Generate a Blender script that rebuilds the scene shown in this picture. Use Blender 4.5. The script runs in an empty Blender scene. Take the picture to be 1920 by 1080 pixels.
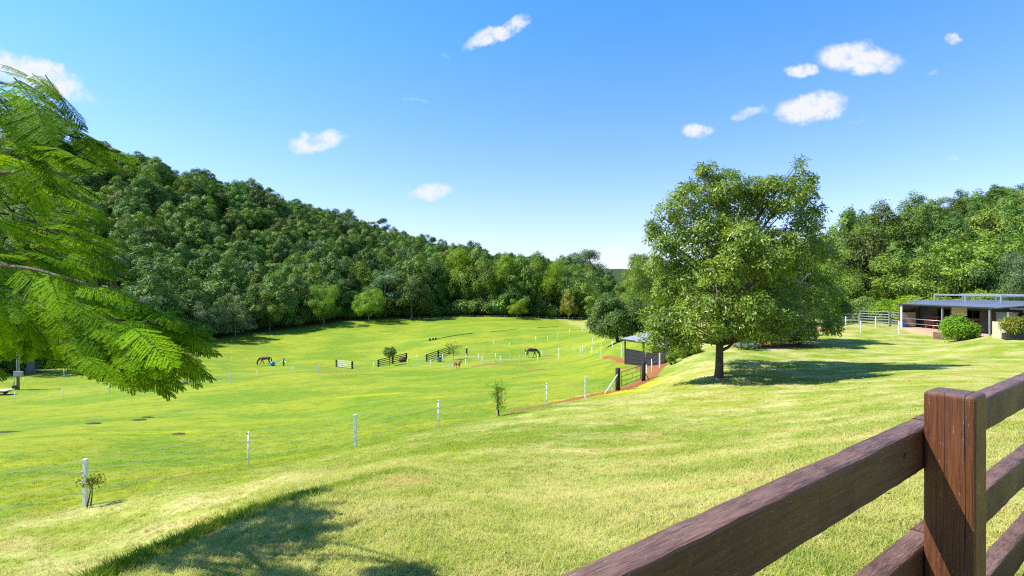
import bpy, bmesh, math, random
import numpy as np
from mathutils import Vector, Matrix
R = math.radians
SC = bpy.context.scene
COL = SC.collection
EYE = 1.6          # eye height, metres
# ------------------------------------------------------------------ camera
cam_d = bpy.data.cameras.new('camera'); cam = bpy.data.objects.new('camera', cam_d); COL.objects.link(cam)
cam.location = (0, 0, EYE); cam.rotation_euler = (R(90), 0, 0)
cam_d.sensor_width = 36; cam_d.lens = 18.75; cam_d.clip_start = 0.05; cam_d.clip_end = 20000
SC.camera = cam
# ------------------------------------------------------------------ light
SUN_EL = 49
sun_d = bpy.data.lights.new('sun', 'SUN'); sun = bpy.data.objects.new('sun', sun_d); COL.objects.link(sun)
sun_d.energy = 4.6; sun_d.angle = R(0.53); sun_d.color = (1.0, 0.95, 0.86)
_dir = Vector((math.cos(R(SUN_EL)), 0.06, -math.sin(R(SUN_EL))))
sun.rotation_euler = _dir.to_track_quat('-Z', 'Y').to_euler()
SC.view_settings.view_transform = 'Standard'; SC.view_settings.look = 'None'
SC.view_settings.exposure = 1.2; SC.view_settings.gamma = 1
SC.cycles.max_bounces = 6; SC.cycles.diffuse_bounces = 3; SC.cycles.glossy_bounces = 2; SC.cycles.transmission_bounces = 4
SC.cycles.sample_clamp_indirect = 6; SC.cycles.use_denoising = False; SC.cycles.filter_width = 1.2

class NT:
    def __init__(s, nt): s.t = nt
    def n(s, kind, **kw):
        nd = s.t.nodes.new(kind)
        for k, v in kw.items():
            if k.startswith('i_'):
                key = k[2:]
                key = int(key) if key.isdigit() else key.replace('_', ' ')
                nd.inputs[key].default_value = v
            else: setattr(nd, k, v)
        return nd
    def l(s, a, b): s.t.links.new(a, b)
    def math(s, op, a, b=None, clamp=False):
        nd = s.t.nodes.new('ShaderNodeMath'); nd.operation = op; nd.use_clamp = clamp
        for i, v in enumerate((a, b)):
            if v is None: continue
            if isinstance(v, (int, float)): nd.inputs[i].default_value = v
            else: s.l(v, nd.inputs[i])
        return nd.outputs[0]
    def mix(s, f, a, b, mode='MIX'):
        nd = s.t.nodes.new('ShaderNodeMix'); nd.data_type = 'RGBA'; nd.blend_type = mode
        for i, v in ((0, f), (6, a), (7, b)):
            if isinstance(v, (int, float)): nd.inputs[i].default_value = v
            elif isinstance(v, tuple): nd.inputs[i].default_value = (*v, 1) if len(v) == 3 else v
            else: s.l(v, nd.inputs[i])
        return nd.outputs[2]
    def ramp(s, fac, lo, hi, a=0.0, b=1.0, smooth=True):
        nd = s.t.nodes.new('ShaderNodeMapRange'); nd.interpolation_type = 'SMOOTHSTEP' if smooth else 'LINEAR'
        s.l(fac, nd.inputs[0]); nd.inputs[1].default_value = lo; nd.inputs[2].default_value = hi
        nd.inputs[3].default_value = a; nd.inputs[4].default_value = b
        return nd.outputs[0]
    def noise(s, vec, scale, detail=3, rough=0.5, dist=0.0):
        nd = s.t.nodes.new('ShaderNodeTexNoise'); nd.inputs['Scale'].default_value = scale
        nd.inputs['Detail'].default_value = detail; nd.inputs['Roughness'].default_value = rough
        nd.inputs['Distortion'].default_value = dist
        if vec is not None: s.l(vec, nd.inputs['Vector'])
        return nd.outputs['Fac']

W = bpy.data.worlds.new('World'); SC.world = W; W.use_nodes = True
wt = NT(W.node_tree); W.node_tree.nodes.clear()
sky = wt.n('ShaderNodeTexSky', sky_type='NISHITA', sun_disc=False)
sky.sun_elevation = R(SUN_EL); sky.sun_rotation = R(270); sky.altitude = 300; sky.air_density = 1.0; sky.dust_density = 0.3; sky.ozone_density = 2.2
bg = wt.n('ShaderNodeBackground', i_Strength=0.122)
tc = wt.n('ShaderNodeTexCoord'); sep = wt.n('ShaderNodeSeparateXYZ'); wt.l(tc.outputs['Generated'], sep.inputs[0])
tint = wt.mix(wt.ramp(sep.outputs[2], 0.0, .46, smooth=False), (.84, .69, .92), (.36, .77, 1.08)); tint = wt.mix(wt.ramp(sep.outputs[2], -.02, .16), (.60, .62, .80), tint); wt.l(wt.mix(1.0, sky.outputs[0], tint, 'MULTIPLY'), bg.inputs[0])
ysafe = wt.math('MAXIMUM', sep.outputs[1], 0.05)
uu0 = wt.math('DIVIDE', sep.outputs[0], ysafe); vv0 = wt.math('DIVIDE', sep.outputs[2], ysafe)
cmb = wt.n('ShaderNodeCombineXYZ'); wt.l(uu0, cmb.inputs[0]); wt.l(vv0, cmb.inputs[1])
nz = wt.n('ShaderNodeTexNoise', i_Scale=11, i_Detail=8, i_Roughness=0.68); wt.l(cmb.outputs[0], nz.inputs['Vector'])
sepn = wt.n('ShaderNodeSeparateColor'); wt.l(nz.outputs['Color'], sepn.inputs[0])
uu = wt.math('ADD', uu0, wt.math('MULTIPLY', wt.math('SUBTRACT', sepn.outputs[0], 0.5), 0.085))
vv = wt.math('ADD', vv0, wt.math('MULTIPLY', wt.math('SUBTRACT', sepn.outputs[1], 0.5), 0.055))
fine = wt.noise(cmb.outputs[0], 34, 6, 0.6)
CLOUDS = [  # direction (u,v tangent units), half sizes, tilt, density
 (0.650,0.432,.080,.030,-4,1.0),(0.545,0.409,.032,.015,0,.9),(0.557,0.335,.072,.027,8,1.0),(0.442,0.325,.034,.010,6,.6),
 (0.351,0.294,.026,.013,0,.75),(-0.030,0.478,.068,.017,26,.85),(-0.365,0.276,.055,.021,8,.8),(-0.150,0.182,.042,.018,8,.75),
 (-0.895,0.400,.125,.032,-22,.9),(0.830,0.470,.022,.011,0,.7),(0.190,0.052,.070,.026,0,.7),(0.815,0.178,.05,.006,2,.35),
 (-0.475,0.188,.032,.018,-20,.4),(-0.180,0.353,.034,.005,3,.3),(0.640,0.312,.035,.008,15,.25),(0.783,0.403,.013,.007,0,.35),
 (-0.13,0.438,.012,.006,0,.3),(0.82,0.248,.012,.006,0,.4),(0.61,0.24,.02,.008,0,.15)]
tot = None
for (cu, cv, a, b, rot, den) in CLOUDS:
    c, s_ = math.cos(R(rot)), math.sin(R(rot))
    du = wt.math('SUBTRACT', uu, cu); dv = wt.math('SUBTRACT', vv, cv)
    a *= .9; b *= .9
    p = wt.math('ADD', wt.math('MULTIPLY', du, c / a), wt.math('MULTIPLY', dv, s_ / a))
    q = wt.math('ADD', wt.math('MULTIPLY', du, -s_ / b), wt.math('MULTIPLY', dv, c / b))
    r2 = wt.math('ADD', wt.math('MULTIPLY', p, p), wt.math('MULTIPLY', q, q))
    m = wt.math('MULTIPLY', wt.ramp(r2, 2.1, 0.0, 0, 1), den)
    tot = m if tot is None else wt.math('MAXIMUM', tot, m)
m = wt.math('MULTIPLY', tot, wt.ramp(fine, 0.3, 0.62, 0.55, 1.15))
m = wt.ramp(m, 0.10, 1.0, 0, .97)
front = wt.math('GREATER_THAN', sep.outputs[1], 0.06)
m = wt.math('MULTIPLY', m, front)
cb = wt.n('ShaderNodeBackground'); cb.inputs[0].default_value = (0.97, 0.98, 1.0, 1); cb.inputs[1].default_value = 0.42
ms = wt.n('ShaderNodeMixShader'); wt.l(m, ms.inputs[0]); wt.l(bg.outputs[0], ms.inputs[1]); wt.l(cb.outputs[0], ms.inputs[2])
wo = wt.n('ShaderNodeOutputWorld'); wt.l(ms.outputs[0], wo.inputs[0])
W.cycles.sampling_method = 'MANUAL'; W.cycles.sample_map_resolution = 512

# ------------------------------------------------------------------ terrain function
F = 1000.0
CP = [  # (column, row, distance) of ground seen in the photograph
 # near lawn
 (960,1080,3.3),(1400,1060,3.3),(1900,1040,3.4),(1900,900,5.0),(1900,800,8.0),(1700,880,5.4),(1500,950,4.3),(1250,960,4.7),(760,1060,3.5),(520,1075,3.7),
 (1000,960,5.4),(1250,880,8.5),(1500,840,9),(1100,900,8.5),(1300,830,13),(1500,780,17),(1700,760,15),(1000,855,11.5),(860,900,8.6),
 (1060,800,18),(1200,770,22),(1348,708,31),(1450,720,28),(1700,700,28),(1900,665,36),(1550,690,34),(1600,665,40),(1800,645,46),(1250,740,27),
 (1880,627,45),(1700,619,60),(1500,622,58),(1500,641,46),(1860,626,42),(1751,637,51),(1697,615,57),(1400,650,43),(1300,662,41),(1600,600,78),(1850,600,80),
 # bank crest
 (640,917,6.9),(760,885,7.6),(540,942,6.1),(430,985,5.35),(330,1030,4.85),(230,1075,4.45),(120,1130,4.1),(0,1190,3.8),(-150,1270,3.5),
 # terrace below the bank
 (640,890,12.5),(540,900,12.6),(760,850,14.6),(860,826,15.8),(430,930,12),(330,945,11.6),(200,1000,10.6),(0,1055,9.4),(-150,1110,8.6),(300,1040,9.0),(120,1120,7.6),
 (0,985,12),(160,950,13.6),(466,878,17.6),(666,838,19.7),(822,803,22.6),(933,780,25.5),(1025,763,26.7),(1098,748,29),(1158,732,34),(1206,718,37),(1250,690,40),(-150,1010,11.5),
 # valley paddocks
 (0,850,22),(300,800,33),(500,760,41),(700,750,40),(820,730,45),(300,840,24),(600,800,30),(1000,715,46),(1110,700,47),(500,720,60),(200,745,56),(0,765,52),(700,715,60),
 (432,719,63),(205,742,58),(597,699,72),(35,760,56),(735,700,72),(1172,683,48),(1245,672,50),(1230,655,54),(1130,690,47),
 (497,686,98),(660,690,93),(709,687,95),(799,676,93),(875,666,95),(858,694,75),(997,671,90),(910,686,70),(974,686,68),(1048,680,70),(1110,668,72),
 (845,632,125),(1160,637,70),(1100,640,95),(1000,620,130),(600,650,125),(450,665,110),
 (60,698,85),(0,725,70),(120,690,90),(270,668,102),(380,645,120),(430,633,135),(500,627,145),(600,613,160),(690,604,170),(740,601,182),(900,598,188),(1000,600,190),(1090,603,190),(1200,610,120),(1300,615,90),(1400,612,80),
 # forested hillsides
 (-200,720,70),(-200,560,105),(-200,330,200),(-100,300,215),
 (0,640,105),(200,620,125),(100,520,140),(0,430,180),(0,318,225),(250,328,255),(250,480,180),(400,560,170),(400,460,230),(450,380,300),(600,560,200),(600,480,270),(650,437,350),(750,560,230),(750,500,310),
 (850,487,420),(900,560,240),(960,530,330),(1040,508,480),(1040,570,240),(1150,530,600),(1150,585,240),(1230,525,450),(1230,570,180),
 (1330,540,260),(1430,550,160),(1500,520,200),(1560,585,95),(1560,500,190),(1700,585,95),(1700,520,130),(1700,455,240),(1780,440,260),(1850,560,100),(1850,480,140),(1920,400,230),(1920,480,150),(1920,580,85),
 (2050,380,220),(2050,560,90),(2050,640,38),(2200,700,25),(2050,800,8.5),(2200,1000,4),
 (0,450,700),(450,470,800),(850,520,900),(1150,540,1300),(1500,545,700),(1160,503,2300),(1000,520,2300),(1400,530,2300),(1920,470,600),
]
def _rbf_setup():
    th, lr, q = [], [], []
    for (px, py, d) in CP:
        x = (px - 960) / F * d; r = math.hypot(x, d)
        th.append(math.atan2(x, d)); lr.append(math.log(r)); q.append((540 - py) / F * d / r)
    for t in (-180, -140, -100, -70, -45, -20, 0, 25, 45, 70, 100, 140, 180):
        for r in (1.0, 1.6, 2.3, 3.0):
            if r == 3.0 and abs(t) < 50: continue
            th.append(R(t)); lr.append(math.log(r)); q.append(-1.62 / r)
        if abs(t) >= 70:
            k = 1.0 if t > 0 or abs(t) > 150 else 2.2
            for r, z in ((6, -.2), (20, -2.0), (60, -4), (200, 8), (800, 10)):
                th.append(R(t)); lr.append(math.log(r)); q.append((z * k - EYE) / r)
        for r in (3000,):
            th.append(R(t)); lr.append(math.log(r)); q.append(-0.004)
    P = np.stack([2.5 * np.array(th), np.array(lr)], 1); q = np.array(q)
    D = np.sqrt(((P[:, None] - P[None]) ** 2).sum(-1) + .02)
    n = len(P); A = np.zeros((n + 3, n + 3)); A[:n, :n] = D - np.eye(n) * 0.012
    A[:n, n] = 1; A[:n, n + 1:] = P; A[n, :n] = 1; A[n + 1:, :n] = P.T
    w = np.linalg.solve(A, np.concatenate([q, np.zeros(3)]))
    return P, w
_P, _w = _rbf_setup()
def ground_np(x, y):
    x = np.asarray(x, float).ravel(); y = np.asarray(y, float).ravel()
    out = np.empty_like(x)
    for i in range(0, len(x), 20000):
        xs, ys = x[i:i + 20000], y[i:i + 20000]
        r = np.maximum(np.hypot(xs, ys), 1e-3)
        U = np.stack([2.5 * np.arctan2(xs, ys), np.log(np.clip(r, 1.0, 3000))], 1)
        D = np.sqrt(((U[:, None] - _P[None]) ** 2).sum(-1) + .02)
        q = D @ _w[:-3] + _w[-3] + U @ _w[-2:]
        z = EYE + q * np.minimum(r, 3000)
        f = np.clip((r - 1.0) / 1.2, 0, 1); f = f * f * (3 - 2 * f)
        out[i:i + 20000] = z * f + (1 - f) * (-0.02)
    return out
def gz(x, y): return float(ground_np([x], [y])[0])
def gp(px, d):
    x = (px - 960) / F * d
    return Vector((x, d, gz(x, d)))
def at(px, py, d): return Vector(((px - 960) / F * d, d, EYE + (540 - py) / F * d))

# ------------------------------------------------------------------ helpers
def tag(o, label=None, cat=None, group=None, kind=None):
    if label: o['label'] = label
    if cat: o['category'] = cat
    if group: o['group'] = group
    if kind: o['kind'] = kind
    return o
def empty(name, loc, rz=0, label=None, cat=None, group=None):
    o = bpy.data.objects.new(name, None); COL.objects.link(o); o.location = loc; o.rotation_euler = (0, 0, rz)
    o.empty_display_size = 0.2
    return tag(o, label, cat, group)
def np_mesh(name, verts, faces, smooth=False, fattr=None, vattr=None):
    me = bpy.data.meshes.new(name); verts = np.asarray(verts, np.float32); faces = np.asarray(faces, np.int32)
    nf, k = faces.shape
    me.vertices.add(len(verts)); me.vertices.foreach_set('co', verts.ravel())
    me.loops.add(nf * k); me.loops.foreach_set('vertex_index', faces.ravel())
    me.polygons.add(nf); me.polygons.foreach_set('loop_start', np.arange(0, nf * k, k, dtype=np.int32))
    me.polygons.foreach_set('loop_total', np.full(nf, k, np.int32))
    if smooth: me.polygons.foreach_set('use_smooth', np.ones(nf, bool))
    me.update(calc_edges=True)
    for dom, dct in (('FACE', fattr), ('POINT', vattr)):
        for nm, arr in (dct or {}).items():
            a = me.attributes.new(nm, 'FLOAT', dom); a.data.foreach_set('value', np.asarray(arr, np.float32))
    return me
def link(name, me, mat=None, parent=None, loc=None):
    o = bpy.data.objects.new(name, me); COL.objects.link(o)
    if mat is not None and len(me.materials) == 0: me.materials.append(mat)
    if parent is not None: o.parent = parent
    if loc is not None: o.location = loc
    return o
class MB:
    def __init__(s): s.v = []; s.f = []; s.sm = []
    def add(s, vs, fs, smooth=False):
        b = len(s.v); s.v += [tuple(v) for v in vs]
        for f in fs: s.f.append([b + i for i in f]); s.sm.append(smooth)
    def hexa(s, c):  # 8 corners: 0-3 bottom ring, 4-7 top ring
        s.add(c, [(3,2,1,0),(4,5,6,7),(0,1,5,4),(1,2,6,5),(2,3,7,6),(3,0,4,7)])
    def box(s, c, size, rz=0.0, rot=None):
        hx, hy, hz = size[0] / 2, size[1] / 2, size[2] / 2
        M = rot if rot is not None else Matrix.Rotation(rz, 3, 'Z')
        c = Vector(c)
        s.hexa([c + M @ Vector((x * hx, y * hy, z * hz)) for z in (-1, 1) for x, y in ((-1,-1),(1,-1),(1,1),(-1,1))])
    def beam(s, a, b, w, h=None, up=Vector((0,0,1))):
        a, b = Vector(a), Vector(b); h = h or w; d = (b - a); L = d.length; d.normalize()
        sx = d.cross(up)
        if sx.length < 1e-4: sx = d.cross(Vector((0, 1, 0)))
        sx.normalize(); sz = sx.cross(d).normalized()
        s.hexa([p + sx * x * w / 2 + sz * z * h / 2 for p in (a, b) for x, z in ((-1,-1),(1,-1),(1,1),(-1,1))])
    def tube(s, pts, radii, n=8, cap=True):
        pts = [Vector(p) for p in pts]
        if isinstance(radii, (int, float)): radii = [radii] * len(pts)
        vs = []; up = Vector((0.13, 0.21, 0.97)); prev = None
        for i, p in enumerate(pts):
            d = (pts[min(i + 1, len(pts) - 1)] - pts[max(i - 1, 0)])
            if d.length < 1e-9: d = Vector((0, 0, 1))
            d.normalize()
            if prev is None:
                sx = d.cross(up)
                if sx.length < .05: sx = d.cross(Vector((1, 0, 0)))
            else: sx = prev - d * prev.dot(d)
            sx.normalize(); prev = sx; sy = d.cross(sx)
            for k in range(n):
                a = 2 * math.pi * k / n; vs.append(p + (sx * math.cos(a) + sy * math.sin(a)) * radii[i])
        fs = []
        for i in range(len(pts) - 1):
            for k in range(n):
                k2 = (k + 1) % n; fs.append((i*n+k, i*n+k2, (i+1)*n+k2, (i+1)*n+k))
        if cap: fs.append(tuple(range(n))[::-1]); fs.append(tuple((len(pts)-1)*n + k for k in range(n)))
        s.add(vs, fs, True)
    def mesh(s, name, bevel=0.0):
        me = bpy.data.meshes.new(name); me.from_pydata(s.v, [], s.f); me.update()
        me.polygons.foreach_set('use_smooth', s.sm)
        if bevel > 0:
            bm = bmesh.new(); bm.from_mesh(me)
            bmesh.ops.bevel(bm, geom=[e for e in bm.edges if e.is_manifold and e.calc_face_angle(0) > 0.6], offset=bevel, segments=2, affect='EDGES', profile=0.6)
            bm.to_mesh(me); bm.free()
        return me
    def build(s, name, mat, parent=None, bevel=0.0, loc=None):
        return link(name, s.mesh(name, bevel), mat, parent, loc)
def copy_tree(o, parent=None):
    c = o.copy(); COL.objects.link(c)
    if parent is not None: c.parent = parent
    for ch in o.children: copy_tree(ch, c)
    return c

# ------------------------------------------------------------------ materials
def new_mat(name):
    m = bpy.data.materials.new(name); m.use_nodes = True; t = NT(m.node_tree); m.node_tree.nodes.clear()
    out = t.n('ShaderNodeOutputMaterial'); return m, t, out
def mat_simple(name, col, rough=0.7, var=0.25, scale=6.0, bump=0.2, metal=0.0, col2=None, stretch=(1,1,1), spec=0.4, bdist=0.01):
    m, t, out = new_mat(name)
    tc = t.n('ShaderNodeTexCoord'); mp = t.n('ShaderNodeMapping'); mp.inputs['Scale'].default_value = stretch
    t.l(tc.outputs['Object'], mp.inputs[0])
    f = t.noise(mp.outputs[0], scale, 5, 0.6)
    c2 = col2 or tuple(c * (1 - var) for c in col)
    c = t.mix(t.ramp(f, .3, .7), col, c2)
    p = t.n('ShaderNodeBsdfPrincipled'); t.l(c, p.inputs['Base Color']); p.inputs['Roughness'].default_value = rough
    p.inputs['Metallic'].default_value = metal; p.inputs['Specular IOR Level'].default_value = spec
    if bump:
        b = t.n('ShaderNodeBump'); b.inputs['Strength'].default_value = bump; b.inputs['Distance'].default_value = bdist
        t.l(t.noise(mp.outputs[0], scale * 4, 4, .6), b.inputs['Height']); t.l(b.outputs[0], p.inputs['Normal'])
    t.l(p.outputs[0], out.inputs[0]); return m
def mat_leaf(name, col, col2, trans=0.3, rough=0.45, spec=0.35, objvar=0.3, tcol=None, hue=0.02):
    """leaf surface: per-leaf attribute v mixes two greens, each plant slightly different"""
    m, t, out = new_mat(name)
    at_ = t.n('ShaderNodeAttribute', attribute_name='v')
    oi = t.n('ShaderNodeObjectInfo')
    c = t.mix(at_.outputs['Fac'], col, col2)
    hsv = t.n('ShaderNodeHueSaturation'); t.l(c, hsv.inputs['Color'])
    t.l(t.math('ADD', t.math('MULTIPLY', t.math('SUBTRACT', oi.outputs['Random'], .5), hue * 2), .5), hsv.inputs['Hue'])
    r2 = t.math('FRACT', t.math('MULTIPLY', oi.outputs['Random'], 17.31))
    t.l(t.math('ADD', t.math('MULTIPLY', t.math('SUBTRACT', r2, .5), objvar * 2), 1.0), hsv.inputs['Value'])
    p = t.n('ShaderNodeBsdfPrincipled'); t.l(hsv.outputs[0], p.inputs['Base Color']); p.inputs['Roughness'].default_value = rough
    p.inputs['Specular IOR Level'].default_value = spec
    tr = t.n('ShaderNodeBsdfTranslucent')
    tm = t.mix(1.0, hsv.outputs[0], tcol or (1.5, 1.5, .6), 'MULTIPLY'); t.l(tm, tr.inputs[0])
    ms = t.n('ShaderNodeMixShader'); ms.inputs[0].default_value = trans
    t.l(p.outputs[0], ms.inputs[1]); t.l(tr.outputs[0], ms.inputs[2]); t.l(ms.outputs[0], out.inputs[0])
    return m

def grass_color(t, pos, dry, flower, dirt=None, forest=None, bright=1.0):
    """shared by the ground sheet and by the blades: real colour of the turf at a place"""
    mp = t.n('ShaderNodeMapping'); mp.inputs['Scale'].default_value = (0.7, 1.0, 0.0); mp.inputs['Rotation'].default_value = (0, 0, R(-18)); t.l(pos, mp.inputs[0])
    big = t.noise(mp.outputs[0], .11, 5, .62, .6)
    mid = t.noise(mp.outputs[0], .55, 6, .65, .3)
    fin = t.noise(pos, 5.0, 4, .6)
    lush = t.mix(t.ramp(big, .38, .62), (.125, .205, .010), (.23, .265, .016))
    str_ = t.noise(mp.outputs[0], 1.7, 5, .7, .8)
    lush = t.mix(t.math('MULTIPLY', t.ramp(mid, .5, .66), .7), lush, (.075, .165, .010))
    lush = t.mix(t.math('MULTIPLY', t.ramp(str_, .52, .68), .55), lush, (.27, .27, .06))
    lush = t.mix(t.math('MULTIPLY', t.ramp(str_, .45, .33), .5), lush, (.06, .14, .010))
    dryc = t.mix(t.ramp(mid, .35, .65), (.29, .325, .060), (.42, .385, .155))
    f = t.math('ADD', dry, t.math('MULTIPLY', t.math('SUBTRACT', mid, .5), 1.3))
    f = t.math('ADD', f, t.math('MULTIPLY', t.math('SUBTRACT', fin, .5), .7), True)
    c = t.mix(t.ramp(f, .25, .8), lush, dryc)
    bare = t.math('MULTIPLY', t.ramp(t.noise(pos, .55, 5, .7), .55, .68), t.math('MULTIPLY', dry, 1.15), True)
    c = t.mix(bare, c, (.42, .27, .13))
    c = t.mix(t.math('MULTIPLY', t.ramp(fin, .5, .75), .35), c, (.09, .15, .012))
    ff = t.math('ADD', flower, t.math('MULTIPLY', t.math('SUBTRACT', t.noise(pos, 4.5, 5, .8), .5), 2.4))
    c = t.mix(t.math('MULTIPLY', t.ramp(ff, .35, 1.1), .75), c, (.46, .44, .004))
    if dirt is not None:
        dd = t.math('ADD', dirt, t.math('MULTIPLY', t.math('SUBTRACT', t.noise(pos, 1.6, 5, .7), .5), 1.1))
        dc = t.mix(fin, (.20, .073, .027), (.27, .12, .05))
        c = t.mix(t.ramp(dd, .42, .62), c, dc)
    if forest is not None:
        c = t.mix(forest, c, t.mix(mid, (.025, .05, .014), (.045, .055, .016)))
    return c
def mat_ground():
    m, t, out = new_mat('turf')
    g = t.n('ShaderNodeNewGeometry'); pos = g.outputs['Position']
    A = lambda n: t.n('ShaderNodeAttribute', attribute_name=n).outputs['Fac']
    c = grass_color(t, pos, A('dry'), A('flower'), A('dirt'), A('forest'))
    p = t.n('ShaderNodeBsdfPrincipled'); t.l(c, p.inputs['Base Color']); p.inputs['Roughness'].default_value = .9; p.inputs['Specular IOR Level'].default_value = .1
    h = t.math('ADD', t.noise(pos, 18, 5, .7), t.math('MULTIPLY', t.noise(pos, 2.2, 4, .6), 2.2))
    b = t.n('ShaderNodeBump'); b.inputs['Strength'].default_value = .6; b.inputs['Distance'].default_value = .06
    t.l(h, b.inputs['Height']); t.l(b.outputs[0], p.inputs['Normal'])
    t.l(p.outputs[0], out.inputs[0]); return m
def mat_blades():
    m, t, out = new_mat('grass_blades')
    g = t.n('ShaderNodeNewGeometry')
    A = lambda n, ty='INSTANCER': t.n('ShaderNodeAttribute', attribute_name=n, attribute_type=ty).outputs['Fac']
    c = grass_color(t, g.outputs['Position'], A('dry'), A('flower'))
    v = A('v', 'GEOMETRY'); tone = A('tone')
    c = t.mix(t.ramp(tone, .34, .0), c, (.085, .175, .014))
    c = t.mix(t.math('MULTIPLY', t.ramp(tone, .7, 1.0), .7), c, (.40, .36, .16))
    c = t.mix(t.math('MULTIPLY', t.ramp(v, .72, .9), A('dry')), c, (.46, .40, .20))
    c = t.mix(t.ramp(v, .0, .5, .4, 0), c, (.11, .24, .015))
    c = t.mix(1.0, c, (1.30, 1.27, 1.15), 'MULTIPLY')
    p = t.n('ShaderNodeBsdfPrincipled'); t.l(c, p.inputs['Base Color']); p.inputs['Roughness'].default_value = .6; p.inputs['Specular IOR Level'].default_value = .12
    nm = t.n('ShaderNodeVectorMath', operation='MULTIPLY_ADD'); t.l(g.outputs['Normal'], nm.inputs[0]); nm.inputs[1].default_value = (.55,) * 3; nm.inputs[2].default_value = (0, 0, .8)
    nn = t.n('ShaderNodeVectorMath', operation='NORMALIZE'); t.l(nm.outputs[0], nn.inputs[0]); t.l(nn.outputs[0], p.inputs['Normal'])
    tr = t.n('ShaderNodeBsdfTranslucent'); t.l(t.mix(1.0, c, (1.3, 1.35, .7), 'MULTIPLY'), tr.inputs[0])
    ms = t.n('ShaderNodeMixShader'); ms.inputs[0].default_value = .38
    t.l(p.outputs[0], ms.inputs[1]); t.l(tr.outputs[0], ms.inputs[2]); t.l(ms.outputs[0], out.inputs[0])
    return m
def mat_timber(name, base, top, grain=(1.3, 26, 26), rough=.42):
    m, t, out = new_mat(name)
    tc = t.n('ShaderNodeTexCoord'); mp = t.n('ShaderNodeMapping'); mp.inputs['Scale'].default_value = grain; t.l(tc.outputs['Object'], mp.inputs[0])
    g1 = t.noise(mp.outputs[0], 3.0, 8, .7, .35); g2 = t.noise(mp.outputs[0], 11, 5, .6, .4)
    blot = t.noise(tc.outputs['Object'], 3.5, 5, .6)
    c = t.mix(t.ramp(g1, .35, .68), base, tuple(x * .38 for x in base))
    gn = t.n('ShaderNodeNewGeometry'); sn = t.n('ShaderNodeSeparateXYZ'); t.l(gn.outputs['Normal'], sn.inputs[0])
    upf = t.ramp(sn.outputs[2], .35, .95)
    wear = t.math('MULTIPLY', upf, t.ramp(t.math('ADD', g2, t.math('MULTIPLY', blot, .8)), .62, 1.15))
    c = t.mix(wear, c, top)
    chips = t.noise(mp.outputs[0], 30, 2, .5)
    c = t.mix(t.math('MULTIPLY', t.ramp(chips, .70, .74), .8), c, (.42, .36, .28))
    crack = t.ramp(g1, .315, .28)
    c = t.mix(crack, c, (.006, .004, .003))
    if grain[2] < 2:
        so = t.n('ShaderNodeSeparateXYZ'); t.l(tc.outputs['Object'], so.inputs[0])
        wob = t.math('MULTIPLY', t.math('SUBTRACT', t.noise(mp.outputs[0], .9, 4, .6), .5), .03)
        for yy, th in ((-.047, .0017), (.012, .0008)):
            dist = t.math('ABSOLUTE', t.math('SUBTRACT', t.math('ADD', so.outputs[1], wob), yy))
            cr = t.math('MULTIPLY', t.math('LESS_THAN', dist, th), t.ramp(so.outputs[2], .75, 1.1))
            c = t.mix(cr, c, (.006, .004, .003))
    p = t.n('ShaderNodeBsdfPrincipled'); t.l(c, p.inputs['Base Color'])
    t.l(t.ramp(blot, .3, .7, rough - .1, rough + .2), p.inputs['Roughness']); p.inputs['Specular IOR Level'].default_value = .3
    b = t.n('ShaderNodeBump'); b.inputs['Strength'].default_value = .9; b.inputs['Distance'].default_value = .005
    t.l(t.math('ADD', g1, t.math('MULTIPLY', g2, .5)), b.inputs['Height']); t.l(b.outputs[0], p.inputs['Normal'])
    t.l(p.outputs[0], out.inputs[0]); return m

M = {}
M['turf'] = mat_ground(); M['blades'] = mat_blades()
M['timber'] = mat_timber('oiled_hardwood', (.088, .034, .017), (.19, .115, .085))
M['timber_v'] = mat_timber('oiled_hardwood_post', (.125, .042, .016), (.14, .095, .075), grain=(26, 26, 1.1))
M['white'] = mat_simple('white_plastic', (.78, .78, .76), .5, .12, 9, .1)
M['wire'] = mat_simple('white_wire', (.46, .50, .44), .5, .05, 9, 0)
M['greypost'] = mat_simple('grey_post', (.20, .21, .23), .6, .2, 5, 0)
M['farpost'] = mat_simple('weathered_post', (.30, .30, .27), .8, .2, 9, 0)
M['insul'] = mat_simple('black_insulator', (.02, .02, .02), .5, .1, 9, 0)
M['black'] = mat_simple('black_timber', (.022, .018, .016), .7, .4, 7, .4, stretch=(1,1,.25))
M['steel'] = mat_simple('galvanised_steel', (.42, .44, .46), .4, .15, 5, 0, metal=.6)
M['dsteel'] = mat_simple('dark_steel', (.045, .045, .05), .5, .2, 5, 0, metal=.3)
M['roof'] = mat_simple('grey_steel_roof', (.30, .32, .35), .42, .12, .8, 0, metal=.25)
M['roofb'] = mat_simple('blue_grey_roof', (.13, .155, .20), .38, .12, .6, 0, metal=.2)
M['slat'] = mat_simple('charcoal_slats', (.035, .036, .04), .6, .2, 4, .1)
M['wall'] = mat_simple('stable_wall', (.075, .068, .06), .8, .35, 1.2, .2)
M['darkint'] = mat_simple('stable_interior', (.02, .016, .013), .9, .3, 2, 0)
M['paledoor'] = mat_simple('pale_panel', (.40, .34, .28), .7, .2, 2, .1)
M['cream'] = mat_simple('cream_board', (.62, .56, .36), .7, .15, 2, .1)
M['red'] = mat_simple('faded_red', (.35, .06, .03), .7, .3, 3, 0)
M['blue'] = mat_simple('blue_plastic', (.02, .17, .55), .35, .1, 3, 0)
M['concrete'] = mat_simple('sandy_concrete', (.46, .30, .20), .85, .2, 1.5, .3)
M['sleeper'] = mat_simple('old_sleeper', (.16, .10, .065), .85, .5, 2.5, .6, stretch=(.3,.3,3))
M['beige'] = mat_simple('beige_boards', (.56, .46, .32), .75, .15, 4, .1)
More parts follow.
